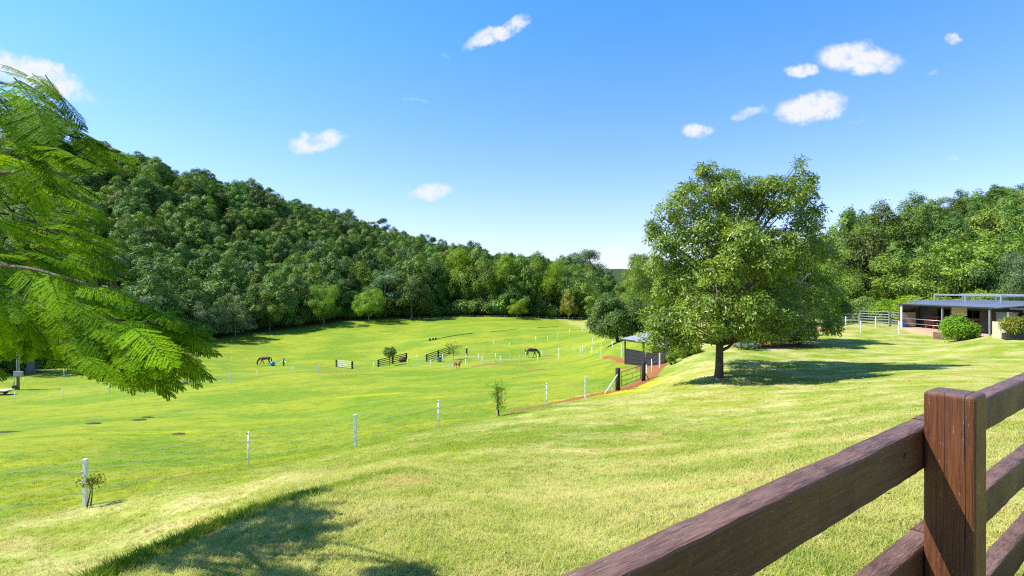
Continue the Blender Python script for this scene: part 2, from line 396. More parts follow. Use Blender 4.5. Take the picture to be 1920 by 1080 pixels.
M['orange'] = mat_simple('orange_hanging', (.55, .2, .07), .6, .1, 3, 0)
M['bark'] = mat_simple('grey_bark', (.115, .085, .065), .9, .5, 7, .9, stretch=(1,1,.25), bdist=.03)
M['paletwig'] = mat_simple('pale_twig', (.30, .27, .22), .85, .3, 6, .3)
M['barkred'] = mat_simple('young_bark', (.075, .04, .025), .8, .4, 20, .3)
M['farbark'] = mat_simple('far_bark', (.22, .19, .16), .9, .4, 1.5, 0)
M['horse_bay'] = mat_simple('bay_coat', (.105, .030, .012), .5, .4, 3.5, 0)
M['horse_dark'] = mat_simple('dark_coat', (.016, .010, .009), .42, .3, 3.5, 0)
M['horse_chestnut'] = mat_simple('chestnut_coat', (.26, .085, .027), .5, .3, 3.5, 0)
M['hair'] = mat_simple('horse_hair', (.008, .006, .006), .6, .3, 9, 0)
M['hairred'] = mat_simple('chestnut_hair', (.19, .06, .02), .6, .3, 9, 0)
M['rubber'] = mat_simple('tyre_rubber', (.012, .012, .012), .8, .2, 9, .2)
M['leaf_hill'] = mat_leaf('hill_foliage', (.050, .112, .017), (.155, .255, .040), .16, .6, spec=.2, objvar=.36, hue=.02)
M['leaf_olive'] = mat_leaf('olive_foliage', (.082, .150, .017), (.210, .300, .036), .2, .55, spec=.22, objvar=.2, hue=.015)
M['leaf_bright'] = mat_leaf('bright_foliage', (.115, .205, .012), (.235, .36, .020), .32, .55, spec=.22, objvar=.15)
M['leaf_grey'] = mat_leaf('grey_green_foliage', (.075, .125, .048), (.14, .21, .08), .12, .6, spec=.2, objvar=.2)
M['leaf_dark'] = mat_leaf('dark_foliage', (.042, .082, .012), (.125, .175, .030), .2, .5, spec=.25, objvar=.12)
M['leaf_hero'] = mat_leaf('lawn_tree_foliage', (.058, .135, .018), (.235, .33, .036), .30, .45, spec=.35, objvar=0)
M['leaf_poin'] = mat_leaf('feathery_foliage', (.026, .110, .003), (.21, .42, .004), .34, .7, spec=.06, objvar=0, tcol=(1.9, 1.45, .3))  # green range widened for young growth and to imitate sunlit and shaded fronds
M['leaf_big'] = mat_leaf('broad_leaf', (.12, .19, .12), (.2, .28, .2), .15, .3, spec=.6, objvar=0)
M['leaf_yel'] = mat_leaf('yellowing_foliage', (.10, .15, .02), (.30, .28, .03), .3, objvar=.1)
# ------------------------------------------------------------------ ground sheet
EDGE = np.array([(-900,60),(-400,62),(0,78),(60,84),(120,93),(270,105),(380,123),(430,136),(500,148),(600,163),(690,176),(740,188),(900,194),(1000,197),(1090,199),(1140,205),(1165,175),(1210,150),(1300,112),(1400,100),(1500,84),(1600,80),(1700,74),(1800,72),(2000,66),(2600,60)], float)
RIDGE = np.array([(-900,190),(-200,215),(0,240),(250,272),(450,318),(650,372),(850,445),(1040,505),(1110,460),(1150,330),(1200,330),(1260,330),(1430,280),(1560,262),(1700,262),(1920,265),(2300,260)], float)
FENCE_A = [(-10.9,13.6),(4.0,29.3),(8.5,36.2),(13.5,44.5),(16.2,52),(17,75)]
def seg_dist(x, y, pts):
    best = np.full(x.shape, 1e9)
    for (ax, ay), (bx, by) in zip(pts[:-1], pts[1:]):
        dx, dy = bx - ax, by - ay; t = np.clip(((x - ax) * dx + (y - ay) * dy) / (dx * dx + dy * dy), 0, 1)
        best = np.minimum(best, np.hypot(x - ax - t * dx, y - ay - t * dy))
    return best
def ell(x, y, c, rx, ry):  # soft patch around a place on the ground
    q = ((x - c[0]) / rx) ** 2 + ((y - c[1]) / ry) ** 2
    return np.clip(1.25 - q * .6, 0, 1)
def attrs(x, y):
    x = np.asarray(x, float); y = np.asarray(y, float)
    ys = np.maximum(y, .3); px = 960 + x / ys * 1000; r = np.hypot(x, y)
    ed = np.interp(px, EDGE[:, 0], EDGE[:, 1])
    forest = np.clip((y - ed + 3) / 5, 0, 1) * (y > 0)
    # valley side of the wire fence is lush, the lawn side drier
    fx = np.interp(y, [0, 13.6, 29.3, 36.2, 44.5, 52, 75, 300], [-24, -10.9, 4, 8.5, 13.5, 16.2, 17, 17])
    lawn = np.clip((x - fx + 2) / 4, 0, 1)
    dry = .13 + lawn * (.38 + .30 * np.exp(-r / 9.0))
    dry -= .25 * np.exp(-((x + 1.5) ** 2 / 30 + (y - 15) ** 2 / 10))
    dry += .30 * ell(x, y, (-4.5, 12.5), 6, 1.0) * .6
    fl = np.zeros_like(x)
    def spot(c, rx, ry, k=1.0):
        nonlocal fl
        fl = np.maximum(fl, ell(x, y, c, rx, ry) * k)
    for (p, d, rx, ry, k) in [(1120,31.5,1.3,.8,1),(1165,32.5,1.8,1.0,1),(1215,35,1.6,1.2,1),(1060,30,1.6,.7,.6),(1370,17,.8,.7,.6),(700,44,3.2,1.0,.75),(830,39,2.0,.8,.5),
        (270,30,4.5,.9,.6),(180,28,3.2,.9,.5),(90,27,4,1.0,.45),(1110,90,5,2.2,.7),(1060,84,4,1.5,.5),(990,42,2.5,.8,.55),(1000,47,2,.8,.45),(560,14.2,1.1,.7,.33),(40,20,3,.8,.5),(640,15,1.2,.6,.3),(430,42,4,1,.35),(1185,66,4,2,.5)]:
        g = ((p - 960) / 1000 * d, d); spot(g, rx, ry, k)
    dirt = np.zeros_like(x)
    def dsp(c, rx, ry, k=1.0):
        nonlocal dirt
        dirt = np.maximum(dirt, ell(x, y, c, rx, ry) * k)
    for (p, d, rx, ry, k) in [(612,73,2.2,1.1,1),(585,73,1.6,.6,.7),(918,76,2.6,1.6,1),(1007,58.5,1.1,.8,1),(984,96,1.0,.8,.8),(965,78,1.4,1,.6),(1028,88,1.4,1,.7),(1133,55,1.5,.6,.62),(1160,50,1.0,1.0,.62),(1180,46,1.5,.8,.55),
        (1214,44,1.0,2.6,.75),(1228,46,.8,3,.7),(1510,60,4,2.5,.95),(1560,62,3,2,.5),(1645,62,1.2,1,.6),(1660,59,2.5,1.2,.4),(500,68,2.2,.5,.5),(283,17.0,.45,.16,.7),(330,17.4,.3,.12,.6),(1190,7.2,.5,.35,.42),(1450,44,3.5,1.6,.9)]:
        dsp(((p - 960) / 1000 * d, d), rx, ry, k)
    def line(pts, w, k):
        nonlocal dirt
        P_ = [((p - 960) / 1000 * d, d) for p, d in pts]
        dirt = np.maximum(dirt, np.clip(1.3 - seg_dist(x, y, P_) / w, 0, 1) * k)
    line([(965,26.8),(1025,27.8),(1070,29.2),(1105,31),(1150,33.6),(1200,37.6),(1232,42),(1250,48)], .62, .92)
    line([(1165,34.5),(1215,38),(1240,43)], .8, .95)
    line([(200,15.2),(300,16.2),(466,18.4),(560,19.2),(666,20.6),(740,21.5),(822,23.6),(933,26.2)], .5, .50)
    line([(-50,52),(100,56),(205,60),(432,66),(597,72)], .7, .42)
    line([(858,76),(950,69),(1048,68),(1110,69)], .5, .40)
    line([(1130,58),(1160,52),(1175,49)], .9, .6)
    return dry, fl, dirt, forest
def build_ground():
    th = np.concatenate([np.linspace(-180, -62, 60, endpoint=False), np.linspace(-62, 58, 640, endpoint=False), np.linspace(58, 180, 61)]) * math.pi / 180
    lr = np.concatenate([[0.2, .6, 1.0, 1.3], np.exp(np.linspace(math.log(1.6), math.log(600), 430)), np.exp(np.linspace(math.log(620), math.log(6000), 30))])
    T, L = np.meshgrid(th, lr); x = (np.sin(T) * L).ravel(); y = (np.cos(T) * L).ravel()
    z = ground_np(x, y)
    r_ = np.hypot(x, y)
    z += (np.sin(x * 2.1 + 1.3 * np.sin(y * 1.7)) * np.sin(y * 1.9 + x * .6)) * .010 * np.clip(r_ / 4, 0, 1.5)
    nr, nc = T.shape; i = np.arange(nr - 1)[:, None] * nc + np.arange(nc - 1)[None]; i = i.ravel()
    f = np.stack([i, i + 1, i + nc + 1, i + nc], 1)[:, ::-1]
    d, fl, di, fo = attrs(x, y)
    me = np_mesh('ground', np.stack([x, y, z], 1), f, True, vattr=dict(dry=d, flower=fl, dirt=di, forest=fo))
    tag(link('ground', me, M['turf']), kind='structure')
build_ground()

# ------------------------------------------------------------------ instanced ground cover (stuff)
def scatter(name, proto, pts, rot, scl, mat, attrs_=None, label=None, cat=None):
    me = bpy.data.meshes.new(name); me.vertices.add(len(pts)); me.vertices.foreach_set('co', np.asarray(pts, np.float32).ravel())
    for nm, arr in (('rot', rot), ('scl', scl)):
        a = me.attributes.new(nm, 'FLOAT_VECTOR', 'POINT'); a.data.foreach_set('vector', np.asarray(arr, np.float32).ravel())
    for nm, arr in (attrs_ or {}).items():
        a = me.attributes.new(nm, 'FLOAT', 'POINT'); a.data.foreach_set('value', np.asarray(arr, np.float32))
    me.update(); o = link(name, me)
    ng = bpy.data.node_groups.new(name, 'GeometryNodeTree')
    ng.interface.new_socket('Geometry', in_out='INPUT', socket_type='NodeSocketGeometry'); ng.interface.new_socket('Geometry', in_out='OUTPUT', socket_type='NodeSocketGeometry')
    n = ng.nodes; gi = n.new('NodeGroupInput'); go = n.new('NodeGroupOutput')
    ip = n.new('GeometryNodeInstanceOnPoints'); oi = n.new('GeometryNodeObjectInfo'); oi.inputs[0].default_value = proto; oi.inputs['As Instance'].default_value = True
    def na(nm):
        q = n.new('GeometryNodeInputNamedAttribute'); q.data_type = 'FLOAT_VECTOR'; q.inputs['Name'].default_value = nm; return q.outputs[0]
    er = n.new('FunctionNodeEulerToRotation')
    ng.links.new(na('rot'), er.inputs[0]); ng.links.new(er.outputs[0], ip.inputs['Rotation']); ng.links.new(na('scl'), ip.inputs['Scale'])
    ng.links.new(gi.outputs[0], ip.inputs['Points']); ng.links.new(oi.outputs['Geometry'], ip.inputs['Instance']); ng.links.new(ip.outputs[0], go.inputs[0])
    md = o.modifiers.new('scatter', 'NODES'); md.node_group = ng
    return tag(o, label, cat, kind='stuff')
def tuft(n, rad, h, w, seed, lean=.55):
    rg = np.random.default_rng(seed); V = []; Fc = []; vv = []
    for i in range(n):
        a = rg.uniform(0, 2 * math.pi); r = rad * math.sqrt(rg.uniform()); b = np.array([r * math.cos(a), r * math.sin(a), -.01])
        ha = rg.uniform(0, 2 * math.pi); d = np.array([math.cos(ha), math.sin(ha), 0]); s = np.array([-d[1], d[0], 0]) * w * rg.uniform(.6, 1.2) / 2
        hh = h * rg.uniform(.5, 1.15); ln = hh * lean * rg.uniform(.3, 1.6)
        m1 = b + d * ln * .35 + np.array([0, 0, hh * .6]); tp = b + d * ln + np.array([0, 0, hh])
        k = len(V); V += [b - s, b + s, m1 + s * .8, m1 - s * .8, tp + s * .12, tp - s * .12]
        Fc += [(k, k + 1, k + 2, k + 3), (k + 3, k + 2, k + 4, k + 5)]; q = rg.uniform(); vv += [q, q]
    return bpy.data.objects.new('tuft', np_mesh('tuft', V, Fc, False, fattr=dict(v=vv)))
def lawn():
    rg = np.random.default_rng(5)
    N = 60000
    th = np.radians(rg.uniform(-50, 50, N)); L = np.exp(rg.uniform(math.log(2.7), math.log(34), N))
    keep = rg.uniform(size=N) < np.clip(1.3 - np.log(L / 2.7) / 3.4, .25, 1); th, L = th[keep], L[keep]
    x, y = np.sin(th) * L, np.cos(th) * L; z = ground_np(x, y)
    d, fl, di, fo = attrs(x, y)
    ok = (di < .55) | (rg.uniform(size=len(x)) < .15); x, y, z, d, fl, L = x[ok], y[ok], z[ok], d[ok], fl[ok], L[ok]
    n = len(x); s = (.62 + L * .055) * rg.uniform(.7, 1.3, n); lush = np.clip(1.15 - d, .3, 1)
    t = tuft(40, .080, .043, .0048, 1, 1.1); t.data.materials.append(M['blades'])
    rot = np.stack([rg.uniform(-.2, .2, n), rg.uniform(-.2, .2, n), rg.uniform(0, 6.28, n)], 1)
    cl = .5 + .5 * np.sin(x * 5.1 + 2 * np.sin(y * 3.3)) * np.sin(y * 4.7 + 2 * np.sin(x * 2.9)); tone = np.clip(rg.uniform(size=n) * .85 + .22 * (1 - cl) + .3 * (d - .5), 0, 1); far = np.clip((L - 9) / 12, 0, 1); tone = tone * (1 - far) + .5 * far
    hs = s * (.50 + .6 * lush) * (.7 + .7 * cl) * np.where(tone < .25, 1.35, 1.0) * (1 - .75 * np.clip((L - 9) / 20, 0, 1))
    scatter('lawn_grass', t, np.stack([x, y, z], 1), rot, np.stack([s, s, hs], 1), M['blades'], dict(dry=d, flower=fl, tone=tone))
    # uncut, longer grass along the lip of the bank and weeds below the rail fence
    P = [((p - 960) / 1000 * d, d) for p, d in [(100,4.0),(230,4.5),(330,4.9),(430,5.4),(540,6.15),(640,6.95),(760,7.7),(850,8.4)]]
    xs, ys, hs = [], [], []
    for i in range(1900):
        j = rg.integers(0, len(P) - 1); f = rg.uniform(); c = np.array(P[j]) * (1 - f) + np.array(P[j + 1]) * f
        fr = (j + f) / (len(P) - 1)
        dd = np.array(P[j + 1]) - np.array(P[j]); nn = np.array([-dd[1], dd[0]]) / np.linalg.norm(dd)
        c = c + nn * rg.normal(.18, .17); xs.append(c[0]); ys.append(c[1]); hs.append((1.25 - .8 * fr) * rg.uniform(.4, 1.2))
    x, y = np.array(xs), np.array(ys); z = ground_np(x, y); n = len(x); d, fl, _, _ = attrs(x, y)
    t2 = tuft(16, .06, .125, .0075, 2, .7); t2.data.materials.append(M['blades'])
    hs = np.array(hs)
    scatter('long_grass', t2, np.stack([x, y, z], 1), np.stack([rg.uniform(-.2, .2, n), rg.uniform(-.2, .2, n), rg.uniform(0, 6.28, n)], 1), np.stack([hs * .6 + .4, hs * .6 + .4, hs], 1), M['blades'], dict(dry=d * 0, flower=fl * 0, tone=rg.uniform(.2, .7, n)))
lawn()

# ------------------------------------------------------------------ timber rail fence in the foreground
FD = Vector((.801, .598, 0)).normalized(); FN = Vector((FD.y, -FD.x, 0))   # along the fence / towards the viewer
FB = Vector((1.555, 2.02, 0))                                              # rail face meets post here
frot = math.atan2(FD.y, FD.x)
fence = empty('timber_fence', (FB.x, FB.y, gz(FB.x, FB.y)), frot, 'dark brown timber post and rail fence in the right foreground', 'fence')
def board(L, h, t, rng, worn=0.006, nseg=28):
    """a sawn rail with softened, slightly uneven arrises; x along, y across, z up, from x=0"""
    bm = bmesh.new(); prof = []
    hy, hz, c = t / 2, h / 2, .011
    base = [(-hy + c, -hz), (hy - c, -hz), (hy, -hz + c), (hy, hz - c), (hy - c * .35, hz - c * .35), (hy - c, hz), (-hy + c, hz), (-hy + c * .35, hz - c * .35), (-hy, hz - c), (-hy, -hz + c)]
    rings = []
    for i in range(nseg + 1):
        x = L * i / nseg; wob = [rng.uniform(-worn, worn) * .35 for _ in base]
        bow = math.sin(x * 2.1) * .002
        rings.append([bm.verts.new((x, y + wob[k] * .5, z + wob[k] + bow)) for k, (y, z) in enumerate(base)])
    n = len(base)
    for i in range(nseg):
        for k in range(n): bm.faces.new((rings[i][k], rings[i][(k + 1) % n], rings[i + 1][(k + 1) % n], rings[i + 1][k]))
    bm.faces.new(rings[0][::-1]); bm.faces.new(rings[-1])
    bmesh.ops.recalc_face_normals(bm, faces=bm.faces)
    me = bpy.data.meshes.new('rail'); bm.to_mesh(me); bm.free(); return me
rr = random.Random(3)
fz = fence.location.z
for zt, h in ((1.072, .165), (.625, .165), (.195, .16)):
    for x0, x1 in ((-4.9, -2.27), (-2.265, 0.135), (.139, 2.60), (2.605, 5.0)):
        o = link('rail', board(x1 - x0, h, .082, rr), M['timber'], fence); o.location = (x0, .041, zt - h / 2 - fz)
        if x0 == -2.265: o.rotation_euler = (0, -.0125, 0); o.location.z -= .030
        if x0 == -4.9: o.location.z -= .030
def post_mesh(w, h, top_round=.018):
    bm = bmesh.new(); bmesh.ops.create_cube(bm, size=1)
    for v in bm.verts: v.co = Vector((v.co.x * w, v.co.y * w, (v.co.z + .5) * h))
    bmesh.ops.subdivide_edges(bm, edges=[e for e in bm.edges if abs(e.verts[0].co.z - e.verts[1].co.z) > .1], cuts=10)
    bmesh.ops.bevel(bm, geom=[e for e in bm.edges if e.calc_face_angle(0) > .6], offset=top_round, segments=4, affect='EDGES', profile=.55)
    me = bpy.data.meshes.new('post'); bm.to_mesh(me); bm.free()
    me.polygons.foreach_set('use_smooth', [False] * len(me.polygons)); return me
for s in (-4.85, -2.4, 0, 2.45, 4.95):
    g = gz(FB.x + FD.x * s, FB.y + FD.y * s)
    ph = 1.212 - g + .3
    o = link('post', post_mesh(.155, ph), M['timber_v'], fence); o.location = (s + .0775, -.0775, g - .3 - fz)
mb = MB()
mb.tube([(-.19, -.001, 0), (-.19, -.004, 0)], .0085, 10); bo = mb.build('bolt_hole', M['insul'], fence); bo.location = (0, 0, 1.0 - fz)

# ------------------------------------------------------------------ white electric fences
def wire_pts(a, b, n=6, sag=.02):
    return [a.lerp(b, i / n) - Vector((0, 0, sag * 4 * (i / n) * (1 - i / n))) for i in range(n + 1)]
def wire_fence(name, label, posts, h=1.2, nw=4, thick=.075, wr=.006, mix=True, color='white', zlist=None, extra=None, group=None, wire='wire'):
    """posts: (column, distance, radius factor)"""
    base = gp(posts[0][0], posts[0][1]); e = empty(name, base, 0, label, 'fence', group); tops = []
    for i, pp in enumerate(posts):
        px, d, big = pp[:3]; hh = pp[3] if len(pp) > 3 else h
        g = gp(px, d); mb = MB(); w = thick * (1.0 if big else .55)
        if big: mb.box((0, 0, hh / 2 - .1), (w, w, hh + .2))
        else: mb.tube([(0, 0, -.2), (0, 0, hh)], w / 2, 8)
        p = mb.build('post', M[color], e, bevel=.006 if big and thick > .08 else 0, loc=g - base)
        if nw >= 3 and d < 32:
            for k in range(nw):
                ib = MB(); ib.box((-w / 2 - .012, -w / 2, hh * (1 - k * .9 / nw - .04)), (.035, .04, .03)); ib.build('insulator', M['insul' if not big and k == 0 else 'wire'], p)
        tops.append((g - base, hh))
    for k in range(nw):
        mb = MB()
        for (a, ha), (b, hb) in zip(tops[:-1], tops[1:]):
            f = 1 - k * (.9 / max(nw, 1)) - .04
            mb.tube(wire_pts(a + Vector((0, 0, ha * f)), b + Vector((0, 0, hb * f)), 5, .015), wr, 4, False)
        mb.build('wire', M[wire], e)
    return e
wire_fence('wire_fence', 'white post and four-wire fence crossing the slope below the lawn, nearest of the wire fences',
    [(-420,9.6,1),(-120,11.6,0),(160,13.6,1),(466,17.6,0),(666,19.7,1),(822,22.6,0),(933,25.5,1),(1025,26.7,0),(1098,29.2,1),(1148,33.2,0,.4)], 1.2, 4, .085, .0048)
wire_fence('wire_fence', 'short white post fence running uphill from the black gate past the horse shelter',
    [(1212,38.3,0,1.0),(1222,39.5,0),(1237,41.6,1),(1250,44.5,0),(1262,48,1),(1272,53,0),(1290,60,1)], 1.15, 3, .09, .005)
wire_fence('wire_fence', 'long faint wire fence with thin white posts across the left valley floor',
    [(-60,50,1),(28,58,0),(118,59,0),(205,60,1),(288,61,0),(370,62.5,0),(432,64,1),(482,68,0),(548,71,0),(597,73,1),(645,78,0),(700,82,0)], 1.15, 3, .10, .006)
wire_fence('wire_fence', 'thin wire fence with white posts near the meter pole at far left',
    [(-40,75,0),(44,71,0),(120,80,0),(208,88,0),(300,96,0),(435,99,0)], 1.15, 2, .12, .007)
wire_fence('wire_fence', 'white post fence passing in front of the chestnut foal',
    [(700,84,0),(764,86,0),(808,80,0),(844,75,1),(873,73,0),(904,71,0),(938,70,0),(974,69,1),(1008,70,0),(1048,71,0),(1088,74,0),(1128,78,1),(1166,82,0)], 1.3, 3, .12, .006)
wire_fence('wire_fence', 'white post fence passing between the viewer and the dark horse',
    [(782,92,0),(830,88,0),(874,86,0),(897,84,0),(929,83,0),(956,82,1),(985,84,0),(1016,85,0),(1048,84,0),(1079,85,1),(1111,84,0),(1148,86,0)], 1.35, 3, .125, .0065)
wire_fence('wire_fence', 'far row of white posts on the slope behind the dark horse',
    [(875,97,0),(907,97,1),(925,106,0),(955,102,0),(982,103,1),(1004,108,0),(1027,106,0),(1046,108,1),(1068,114,0),(1092,116,0),(1130,120,0)], 1.35, 2, .13, .007)
wire_fence('wire_fence', 'low grey boundary fence at the foot of the far trees',
    [(770 + k * 16, 183 + k * .4, 0) for k in range(22)], 1.3, 2, .14, .008, color='farpost')
wire_fence('wire_fence', 'white post fence along the red dirt yard in front of the stable',
    [(1478,63,1),(1500,62,0),(1530,61,0),(1555,57,0),(1586,62,1),(1614,54,1),(1642,60,1),(1686,54,1)], 1.25, 3, .085, .005)
wire_fence('wire_fence', 'two white posts holding wires beside the small corner shelter',
    [(1092,78,0),(1110,64,0),(1128,56,1),(1148,60,0),(1166,54,1)], 1.2, 2, .12, .007)
# ------------------------------------------------------------------ plants
def unit(a): return a / np.maximum(np.linalg.norm(a, axis=-1, keepdims=True), 1e-9)
def crown(lobes, nclus, per, size, rg, aspect=.5, spread=None, droop=.2, outw=1.0, csize=None, inner=.55, vclus=.6, flat=0.0, jit=.42, upb=.35):
    """many leaf-sized faces gathered in clusters over the lobes of a crown; lobes = (x,y,z,rx,ry,rz)"""
    L = np.array(lobes, float); wts = (L[:, 3] * L[:, 4] + L[:, 3] * L[:, 5]) ** .95; wts /= wts.sum()
    C, O = [], []; tries = 0
    while len(C) < nclus and tries < nclus * 12:
        tries += 1; i = rg.choice(len(L), p=wts); u = unit(rg.normal(size=3)); 
        if u[2] < -.35 and rg.uniform() < .6: u[2] *= -.5; u = unit(u)
        rad = inner + (1 - inner) * rg.uniform() ** .6
        c = L[i, :3] + u * L[i, 3:] * rad
        q = (((c - L[:, :3]) / L[:, 3:]) ** 2).sum(1); q[i] = 9
        if q.min() < .42: continue
        C.append(c); O.append(unit(u / L[i, 3:]))
    C, O = np.array(C), np.array(O); n = len(C) * per
    sp = spread or float(np.mean(L[:, 3])) * .16
    ci = np.repeat(np.arange(len(C)), per)
    off = rg.normal(size=(n, 3)) * sp; off[:, 2] *= .8; off -= O[ci] * np.maximum((off * O[ci]).sum(1, keepdims=True), 0) * .5
    P = C[ci] + off
    nrm = unit(O[ci] * outw + np.array([0, 0, upb + flat]) + rg.normal(size=(n, 3)) * jit)
    a = rg.normal(size=(n, 3)) + unit(off) * .8; a[:, 2] -= droop * 2; a = unit(a - nrm * (a * nrm).sum(1, keepdims=True))
    b = np.cross(nrm, a); s = size * rg.uniform(.6, 1.35, (n, 1))
    V = np.stack([P, P + a * s * .5 + b * s * aspect * .5, P + a * s, P + a * s * .5 - b * s * aspect * .5], 1).reshape(-1, 3)
    Fc = np.arange(n * 4).reshape(-1, 4)
    v = np.clip(rg.uniform(size=len(C))[ci] * vclus + rg.uniform(size=n) * (1 - vclus), 0, 1)
    return V, Fc, v, C
def crown_mesh(name, *a, **k):
    V, Fc, v, C = crown(*a, **k); return np_mesh(name, V, Fc, False, fattr=dict(v=v)), C
def limbs(mb, base, top, lobes, rg, r0, nseg=6, r1=None):
    """trunk with limbs that reach into every lobe of the crown"""
    base, top = Vector(base), Vector(top); pts = []; rad = []
    for i in range(nseg + 1):
        f = i / nseg; w = math.sin(f * 3) * .02 * (top - base).length
        pts.append(base.lerp(top, f) + Vector((w * rg.uniform(-1, 1), w * rg.uniform(-1, 1), 0))); rad.append(r0 * (1.25 if i == 0 else 1) * (1 - f * .7))
    mb.tube(pts, rad, 9)
    for l in lobes:
        f = rg.uniform(.35, .9); i = int(f * nseg); a = pts[i]; b = Vector(l[:3]); m = a.lerp(b, .5) + Vector((0, 0, .08 * (b - a).length))
        mb.tube([a, a.lerp(m, .6), m, b.lerp(m, .3), b], [rad[i] * .55, rad[i] * .42, rad[i] * .3, rad[i] * .16, rad[i] * .06], 6)
def rlobes(rg, kind, h, w):
    L = []
    if kind == 'upright':      # cluster of ovate heads, as camphor laurels have
        for i in range(17):
            a = i * 2.4; r = w * .38 * math.sqrt(i / 17); z = h * (.92 - .62 * (r / (w * .38)) ** 1.6 * rg.uniform(.7, 1.1)); s = w * rg.uniform(.095, .15)
            L.append((r * math.cos(a) * 1.1, r * math.sin(a) * 1.1, z - s * .9, s, s, s * rg.uniform(1.2, 1.7)))
        L.append((0, 0, h * .38, w * .27, w * .27, h * .28))
    elif kind == 'dome':
        L.append((0, 0, h * .46, w * .30, w * .30, h * .30))
        for i in range(19):
            a = i * 2.4; zz = rg.uniform(.3, .93); r = w * .38 * math.sqrt(max(0, 1 - ((zz - .45) / .58) ** 2)); s = w * rg.uniform(.09, .16)
            L.append((r * math.cos(a), r * math.sin(a), h * zz - s * .4, s, s, s * .9))
    elif kind == 'cone':
        for i in range(9):
            f = i / 8; L.append((rg.uniform(-.08, .08) * w, rg.uniform(-.08, .08) * w, h * (.22 + .68 * f), w * (.36 - .25 * f), w * (.36 - .25 * f), h * .14))
    elif kind == 'gum':        # open crown of separate clumps
        for i in range(12):
            a = i * 2.4 + rg.uniform(-.3, .3); zz = rg.uniform(.45, .95); r = w * .4 * rg.uniform(.35, 1) * math.sqrt(max(.1, 1 - ((zz - .6) / .45) ** 2)); s = w * rg.uniform(.10, .17)
            L.append((r * math.cos(a), r * math.sin(a), h * zz - s, s, s, s * .6))
    elif kind == 'tiered':
        for i in range(14):
            f = (i // 3) / 4.4; a = i * 2.1; r = w * .30 * (1.05 - f * .85)
            L.append((r * math.cos(a), r * math.sin(a), h * (.22 + .72 * f), w * .19 * (1.1 - f * .6), w * .19 * (1.1 - f * .6), h * .055))
    elif kind == 'bush':
        for i in range(9):
            a = i * 2.4; r = w * .3 * math.sqrt(i / 9); s = w * rg.uniform(.17, .25)
            L.append((r * math.cos(a), r * math.sin(a), h * (.62 - .25 * (i / 9)) , s, s, h * .36))
    return L
PROTO = {}
def proto(key, kind, h, w, ncl, per, size, leaf, seed, bark='farbark', r0=.3, **kw):
    rg = np.random.default_rng(seed); L = rlobes(rg, kind, h, w)
    me, C = crown_mesh('crown', L, ncl, per, size, rg, **kw); me.materials.append(M[leaf])
    mb = MB(); limbs(mb, (0, 0, -1.5), (0, 0, h * .7), L[:7], rg, r0, 4); tm = mb.mesh('trunk'); tm.materials.append(M[bark])
    PROTO[key] = (me, tm, h, w); return key
for i in range(4): proto('up%d' % i, 'upright', 13, 12, 420, 26, .38, 'leaf_hill', 10 + i, spread=.32, jit=.26, upb=.2, aspect=.6)
for i in range(3): proto('dome%d' % i, 'dome', 12, 12, 420, 26, .38, 'leaf_hill', 20 + i, spread=.34, jit=.26, upb=.2, aspect=.6)
proto('olive0', 'dome', 12, 12, 400, 26, .38, 'leaf_olive', 30, spread=.36, jit=.28, upb=.2); proto('olive1', 'upright', 12, 11, 400, 26, .38, 'leaf_olive', 31, spread=.34, jit=.28, upb=.2)
proto('grey0', 'dome', 11, 11, 300, 26, .42, 'leaf_grey', 33, spread=.45); proto('gum0', 'gum', 16, 12, 190, 30, .42, 'leaf_grey', 34, spread=.5)
proto('cone0', 'cone', 11, 6, 190, 28, .4, 'leaf_olive', 35, spread=.4)
def tree(name, key, loc, sx=1, sz=1, rz=0, label=None, cat='tree', group=None, leaf=None):
    me, tm, h, w = PROTO[key]
    e = empty(name, loc, rz, label, cat, group); e.scale = (sx, sx, sz)
    c = link('crown', me, None, e); t = link('trunk', tm, None, e)
    if leaf:
        c.material_slots[0].link = 'OBJECT'; c.material_slots[0].material = M[leaf]
    return e
def sized(name, key, px, d, hpx, wpx, label, cat='tree', group=None, leaf=None, rz=0, sink=0.0):
    """plant of the kind key, sized as it measures in the photograph at its distance"""
    me, tm, h, w = PROTO[key]; g = gp(px, d); g.z -= sink
    return tree(name, key, g, wpx / F * d / w * 1.12, hpx / F * d / h, rz, label, cat, group, leaf)

